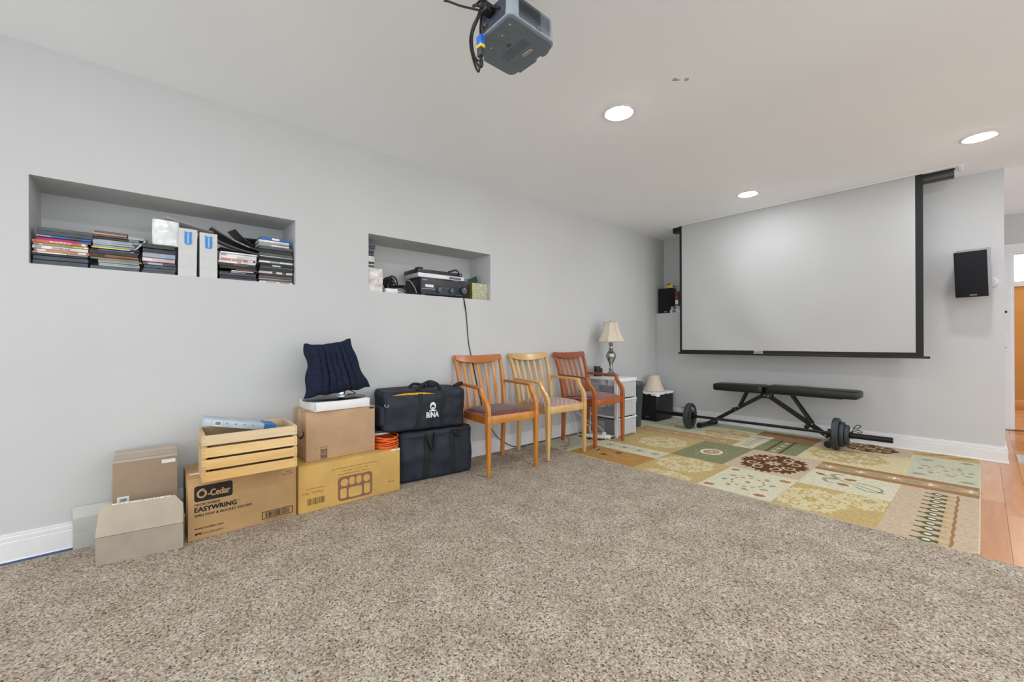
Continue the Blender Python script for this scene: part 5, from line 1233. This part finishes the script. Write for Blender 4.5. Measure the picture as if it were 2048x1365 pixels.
magazine('folded dark leaflet peeking over the long dark magazine', (-.17, .480, LZ + .285), .14, .12, .004, (math.radians(-38), 0, math.radians(12)), .006)
magazine('grey booklet leaning on the far right stack', (-.21, .555, LZ + .270), .14, .12, .006, (math.radians(6), math.radians(-24), math.radians(5)), .002)
magazine('dark sheet lying flat on the white-spined stack', (-.11, .445, LZ + .186), .19, .12, .004, (math.radians(-4), 0, math.radians(10)), .002)
# ------------------------------------------------------------------ niche 2
z = stack('left pile in the small niche', 'books in the small wall niche', 1.262, 1.362, [('dark grey', .030), ('black', .030), ('slate', .030), ('black', .030), ('white', .030), ('black', .040), ('white', .012), ('black', .016), ('white', .010), ('navy', .016), ('white', .024), ('white', .022), ('navy', .030), ('slate', .028), ('navy', .026)], fx=-.150, seed=21, depth=.16)
T = thing('wrapped_bundle', 'silvery plastic-wrapped bundle at the left end of the small niche', 'bundle', (-.085, 1.318, LZ), 0)
d = soft_box(.055, .062, .178, .004, 6.0, .008, rnd=.007); mk('wrap', d[0], d[1], pm('silver_wrap', (212, 206, 202), rough=.14, coat=.6, var=.12, scale=18, bump=.8, bscale=30), T, smooth=60)
T = thing('power_adapter', 'white power adapter lying in the small niche beside the cables', 'adapter', (-.075, 1.455, LZ))
box('brick', -.035, .035, -.050, .048, 0, .036, m_white, T, bev=.004); tube('lead', bez([(.0, .048, .018), (.01, .08, .02), (-.02, .12, .008), (-.08, .14, .006)], 6), .003, m_white, T, 8)
r = random.Random(4)
for k in range(4):
    P = []; cy0 = 1.44 + .02 * k; 
    for q in range(40):
        a = q * .55; rr = .05 + .012 * math.sin(q * .4 + k); P.append((-.19 + .035 * math.cos(a * .7 + k) + .012 * k, cy0 + rr * .8 * math.cos(a), LZ + .060 + rr * .9 * math.sin(a) + .012 * k))
    P = [(p_[0], p_[1], max(p_[2], LZ + .006)) for p_ in P]
    o = tube('cable_tangle', P, .0042, m_black, n=7, origin=(-.19, cy0, LZ)); tag(o, ['tangled black cable loop at the wrapped bundle in the small niche', 'tangled black cable loop second from the wrapped bundle', 'tangled black cable loop third from the wrapped bundle', 'tangled black cable loop nearest the receiver'][k], 'cable', 'tangled cables in the small niche')
for k in range(4):
    P = bez([(-.14 - .02 * k, 1.50, LZ + .05 + .008 * k), (-.09, 1.56 + .01 * k, LZ + .055 + .006 * k), (-.04 - .006 * k, 1.60 + .01 * k, LZ + .012 + .004 * k), (-.015 - .01 * k, 1.64, LZ + .006 + .004 * k), (-.02 - .01 * k, 1.685, LZ + .007 + .004 * k), (-.10, 1.692, LZ + .012 + .01 * k)], 6)
    o = tube('cable', P, .0038, m_black, n=7, origin=(-.08, 1.6, LZ)); tag(o, ['outermost', 'second', 'third', 'innermost'][k] + ' black cable looping across the small niche to the receiver', 'cable', 'cables running to the receiver')
o = tube('grey_cable', bez([(-.10, 1.60, LZ + .12), (-.07, 1.62, LZ + .115), (-.045, 1.65, LZ + .06), (-.035, 1.665, LZ + .006)], 7), .0035, case_mat('grey'), n=8, origin=(-.06, 1.63, LZ)); tag(o, 'single pale grey cable beside the receiver', 'cable')
# receiver
T = thing('av_receiver', 'black audio video receiver with round dials in the small niche', 'receiver', (-.175, 1.935, LZ), math.radians(-1.0))
m_rc = pm('receiver_black', (24, 26, 32), rough=.35, var=.06); m_rc2 = pm('receiver_panel', (44, 50, 66), rough=.3); m_knob = pm('knob_slate', (66, 76, 92), rough=.3, metal=.3)
box('body', -.145, .125, -.225, .225, .014, .152, m_rc, T, bev=.003)
fp = box('front_panel', .125, .138, -.230, .230, .013, .154, m_rc, T, bev=.003)
box('display', .138, .1388, -.150, .160, .096, .140, pm('display_dark', (38, 26, 32), rough=.15), fp); box('left_panel', .138, .1388, -.222, -.155, .070, .148, m_rc2, fp); box('silver_line', .138, .1395, -.222, -.095, .058, .063, pm('silver_line', (150, 176, 200), rough=.3), fp)
box('control_field', .138, .1392, -.095, .085, .028, .085, m_rc2, fp); prism('sticker', rrect(.078, .022, .004, 3, 0, 0), .0008, MX(.1390, -.150, .085), m_paper, fp)
for y_, z_, r_ in ((-.062, .056, .024), (.058, .056, .022), (.185, .068, .031)):
    kb = lathe('dial', [(0, 0), (r_, 0), (r_, .014), (r_ * .86, .020), (0, .020)], m_knob, T, n=28, c=(.139, y_, z_), axis='X'); box('dial_mark', .1592, .1598, y_ - .001, y_ + .001, z_ + r_ * .3, z_ + r_ * .8, m_paper, kb)
for k in range(3): box('button', .1392, .1412, -.030, .028, .040 + k * .012, .046 + k * .012, m_rc, fp)
text('lettering', 'ONKYO', .013, MX(.1392, -.215, .128), m_paper, fp, width=.045); text('lettering', 'TX-SR', .010, MX(.1392, .105, .022), case_mat('grey'), fp, width=.06); text('lettering', 'INTEGRA', .007, MX(.1392, .08, .142), case_mat('grey'), fp, width=.05)
for x in (-.11, .10):
    for y in (-.19, .19): lathe('foot', [(0, 0), (.018, 0), (.018, .014), (0, .014)], case_mat('silver'), T, n=16, c=(x, y, 0))
T = thing('disc_player', 'slim silver disc player lying on top of the receiver', 'disc player', (-.165, 1.905, LZ + .1545), 0)
box('body', -.125, .110, -.222, .222, .0, .034, pm('silver_case', (182, 184, 188), rough=.35, metal=.3), T, bev=.002); f_ = box('fascia', .110, .122, -.222, .226, .0, .034, pm('white_silver', (224, 224, 224), rough=.35), T, bev=.002); box('display', .122, .1228, .075, .195, .006, .024, pm('display_blue', (70, 90, 108), rough=.2), f_)
T = thing('black_set_top_box', 'flat black box lying on the silver disc player', 'set-top box', (-.165, 1.900, LZ + .189), 0)
box('case', -.12, .115, -.220, .220, 0, .032, m_rc, T, bev=.003); box('status_light', .115, .1156, .19, .205, .012, .02, m_paper, T)
o = box('remote_control', -.14, -.075, 1.700, 1.745, LZ + .2215, LZ + .240, m_black, bev=.004, origin=(-.1, 1.72, LZ + .2215)); tag(o, 'small black remote standing on the left of the flat black box', 'remote')
o = tube('looped_lead', bez([(-.06, 1.98, LZ + .2235), (-.055, 2.02, LZ + .236), (-.05, 2.05, LZ + .245), (-.045, 2.075, LZ + .228), (-.048, 2.085, LZ + .198)], 6), .007, m_black, n=8, origin=(-.06, 2.0, LZ + .22)); tag(o, 'black lead draped over the right of the flat black box', 'cable')
# patterned box and phone-like frame
def dots():
    m, nt, b = newmat('sage_dotted_paper'); v = coords(nt, (60, 60, 60)); vo = N(nt, 'ShaderNodeTexVoronoi'); vo.inputs['Scale'].default_value = 1.0; nt.links.new(v, vo.inputs['Vector'])
    nt.links.new(ramp(nt, vo.outputs['Distance'], [(0.0, (232, 230, 206)), (.22, (232, 230, 206)), (.26, (176, 176, 148))], 'CONSTANT'), b.inputs['Base Color']); b.inputs['Roughness'].default_value = .7; return m
T = thing('patterned_gift_box', 'sage green dotted box at the right end of the small niche', 'box', (-.115, 2.305, LZ), math.radians(0))
box('body', -.085, .080, -.088, .088, 0, .150, dots(), T, bev=.002); box('side_band', -.085, .079, -.0892, -.0882, 0, .150, pm('olive_side', (128, 126, 46), rough=.6), T)
T = thing('small_tablet', 'small dark glass frame leaning on top of the dotted box', 'frame', (-.12, 2.30, LZ + .152), rot=(math.radians(20), 0, math.radians(8)))
box('frame', -.008, .004, -.085, .060, 0, .070, case_mat('silver'), T, bev=.002); box('glass', .004, .0052, -.080, .052, .005, .065, pm('dark_teal_glass', (52, 66, 68), rough=.1), T)
# ------------------------------------------------------------------ ceiling projector
PZ = 2.170; PX0, PX1, PY0, PY1, PH = 1.632, 1.892, .972, 1.214, .095
T = thing('ceiling_projector', 'grey video projector hung upside down from the ceiling with cables at its back', 'projector', (1.76, 1.09, CEIL), world=True)
m_pj = pm('projector_grey', (104, 116, 126), rough=.5, var=.03); m_pj2 = pm('projector_silver', (158, 168, 178), rough=.4, var=.03); m_dk = pm('vent_dark', (36, 42, 50), rough=.7)
def outline_p(z, ins=0.0):
    pts = []
    corners = [(PX1, PY0, .022), (PX1, PY1, .028), (PX0, PY1, .030)]
    def rc_(cx, cy, r_, a0): return [(cx + r_ * math.cos(math.radians(a0 + q * 15)), cy + r_ * math.sin(math.radians(a0 + q * 15))) for q in range(7)]
    i = ins
    pts += rc_(PX1 - .022, PY0 + .022, .022 - i, -90) + rc_(PX1 - .03, PY1 - .03, .03 - i, 0) + rc_(PX0 + .03, PY1 - .03, .03 - i, 90)
    pts += [(PX0 + i, PY0 + .085), (PX0 + .10, PY0 + i)]
    return [Vector((x, y, z)) for x, y in pts]
rows = [outline_p(PZ, .006), outline_p(PZ + .004, .001), outline_p(PZ + .009, 0), outline_p(PZ + PH - .008, .004), outline_p(PZ + PH, .014)]
V = sum(rows, []); n = len(rows[0]); F = []
for i in range(len(rows) - 1):
    for q in range(n): F.append([i * n + q, i * n + (q + 1) % n, (i + 1) * n + (q + 1) % n, (i + 1) * n + q])
F.append(list(range(n))[::-1]); F.append([(len(rows) - 1) * n + q for q in range(n)])
fm = [0] * n + [0] * n + [1] * n + [1] * n + [0, 1]
mk('shell', V, F, [m_pj, m_pj2], T, smooth=35, fmats=fm)
# side vents (+x face)
for k in range(14): box('vent_slot', PX1 - .001, PX1 + .0003, PY0 + .045, PY1 - .085, PZ + .016 + k * .0053, PZ + .0183 + k * .0053, m_dk, T)
for k in range(14): box('vent_slot', PX1 - .001, PX1 + .0006, PY1 - .083, PY1 - .034, PZ + .017 + k * .0053, PZ + .0185 + k * .0053, pm('vent_mid', (112, 120, 128), rough=.6), T)
box('side_tab', PX1 - .001, PX1 + .004, PY1 - .105, PY1 - .085, PZ + .014, PZ + .026, m_pj, T, bev=.002)
# lens at the screen end
lathe('lens_barrel', [(0, 0), (.030, 0), (.030, .018), (.026, .020), (.0, .012)], m_black, T, n=32, c=(1.825, PY1 - .006, PZ + .036), axis='Y')
lathe('lens_hood', [(.030, 0), (.036, 0), (.036, .016), (.030, .016)], m_pj, T, n=32, c=(1.825, PY1 - .008, PZ + .036), axis='Y')
box('front_lip', PX0 + .04, 1.775, PY1 - .004, PY1 + .012, PZ + .004, PZ + .06, m_pj, T, bev=.004)
# control buttons, lens-side badge and speaker holes on the underside
for k, (bx_, by_) in enumerate(((1.855, 1.005), (1.838, 1.018), (1.822, 1.012), (1.838, 1.040), (1.852, 1.030), (1.795, 1.020), (1.780, 1.014), (1.772, 1.030), (1.790, 1.034), (1.730, 1.020), (1.715, 1.030), (1.742, 1.034), (1.727, 1.046))):
    lathe('button', [(0, 0), (.0042, 0), (.0036, -.0016), (0, -.002)], m_pj2 if k % 5 == 0 else m_pj, T, n=12, c=(bx_, by_, PZ + .0002))
D = []
for i in range(22):
    for j in range(7):
        D.append(lathe_data([(0, 0), (.0016, 0), (.0016, -.0006), (0, -.0006)], 6, (1.705 + i * .0062, 1.092 + j * .0062, PZ + .0002)))
joined('speaker_holes', D, m_dk, T)
MB_ = Matrix(((1, 0, 0, 0), (0, -1, 0, 0), (0, 0, -1, 0), (0, 0, 0, 1)))
def under(x, y): m = MB_.copy(); m.translation = (x, y, PZ - .0002); return m
bd = prism('badge', rrect(.050, .013, .004, 3, 0, 0), .0012, under(1.790, 1.155), pm('badge_silver2', (206, 206, 208), rough=.35), T); text('lettering', 'EPSON', .011, under(1.768, 1.1585) @ Matrix.Translation((0, 0, .0012)), m_dk, bd, width=.042, bold=.0004)
prism('indicator', rrect(.020, .008, .002, 3, 0, 0), .0008, under(1.752, 1.075), pm('indicator_mauve', (118, 112, 122), rough=.3), T)
prism('heat_stain', ell(0, 0, .014, .008, 16), .0003, under(1.772, 1.072), pm('scorched_grey', (86, 76, 74), rough=.6), T)
# rear connector panel and cables
m_conn = pm('connector_panel', (60, 66, 84), rough=.5)
V = [Vector((PX0 + .098, PY0 - .001, PZ + .014)), Vector((PX1 - .024, PY0 - .001, PZ + .014)), Vector((PX1 - .024, PY0 - .001, PZ + PH - .01)), Vector((PX0 + .098, PY0 - .001, PZ + PH - .01))]
cp = mk('connector_panel', V + [v + Vector((0, .004, 0)) for v in V], [[0, 1, 2, 3], [7, 6, 5, 4], [0, 4, 5, 1], [1, 5, 6, 2], [2, 6, 7, 3], [3, 7, 4, 0]], m_conn, T)
for k in range(2): lathe('jack', [(0, 0), (.006, 0), (.006, -.010), (0, -.010)], pm('brass_jack', (180, 160, 120), rough=.3, metal=1), cp, n=14, c=(1.745 + .018 * k, PY0 - .001, PZ + .03), axis='Y')
box('power_plug', 1.775, 1.815, PY0 - .042, PY0 - .001, PZ + .046, PZ + .076, m_black, T, bev=.006)
pl_ = Vector((1.7455, .955, 2.117))
vg = box('video_plug', pl_.x - .014, pl_.x + .014, pl_.y - .010, pl_.y + .010, pl_.z + .012, pl_.z + .046, pm('plug_blue', (28, 104, 214), rough=.4), T, bev=.003)
box('plug_collar', pl_.x - .015, pl_.x + .015, pl_.y - .011, pl_.y + .011, pl_.z + .001, pl_.z + .012, pm('plug_yellow', (232, 214, 40), rough=.4), vg, bev=.002)
box('plug_tail', pl_.x - .012, pl_.x + .012, pl_.y - .009, pl_.y + .009, pl_.z - .030, pl_.z + .001, pm('plug_grey', (58, 64, 70), rough=.5), vg, bev=.003)
def cb(pts, r_=.0042): tube('cable', bez(pts, 8), r_, m_black, T, 8)
cb([(1.7455, .955, 2.163), (1.745, .955, 2.20), (1.755, .955, 2.25), (1.78, .965, 2.33)])
cb([(1.7455, .955, 2.090), (1.733, .955, 2.037), (1.703, .955, 2.09), (1.679, .955, 2.176), (1.695, .955, 2.225), (1.73, .957, 2.255), (1.775, .965, 2.33)])
cb([(1.7475, .955, 2.090), (1.756, .955, 2.05), (1.728, .957, 2.062), (1.694, .957, 2.14), (1.692, .957, 2.20), (1.73, .958, 2.245), (1.79, .97, 2.32)])
cb([(1.760, .957, 2.24), (1.715, .955, 2.235), (1.688, .957, 2.19), (1.690, .957, 2.14), (1.72, .957, 2.09), (1.752, .957, 2.066)], .0036)
cb([(1.795, PY0 - .04, PZ + .061), (1.775, PY0 - .06, PZ + .07), (1.745, PY0 - .05, PZ + .09), (1.735, PY0 - .03, PZ + .11), (1.755, PY0 - .02, PZ + .125), (1.80, PY0 - .02, PZ + .12), (1.83, PY0 + .02, PZ + .19)], .005)
cb([(1.84, PY0 - .004, PZ + .05), (1.80, PY0 - .035, PZ + .07), (1.77, PY0 - .03, PZ + .10), (1.80, PY0 - .01, PZ + .15), (1.80, PY0 + .06, PZ + .20)], .005)
cb([(1.765, .952, 2.245), (1.71, .95, 2.285), (1.62, .95, 2.352), (1.53, .95, 2.425), (1.50, .95, 2.445)], .0042)
# mount
box('mount_plate', 1.72, 1.83, 1.05, 1.15, PZ + PH, PZ + PH + .012, m_black, T, bev=.002)
for x, y in ((1.70, 1.03), (1.86, 1.03), (1.70, 1.16), (1.86, 1.16)): tube('mount_arm', [(1.775, 1.10, PZ + PH + .016), (x, y, PZ + PH + .003)], .007, m_black, T, 8)
tube('mount_pole', [(1.775, 1.10, PZ + PH + .01), (1.775, 1.10, CEIL - .01)], .018, m_black, T, 16)
lathe('ceiling_flange', [(0, 0), (.06, 0), (.06, -.010), (.03, -.016), (0, -.016)], m_black, T, n=28, c=(1.775, 1.10, CEIL))
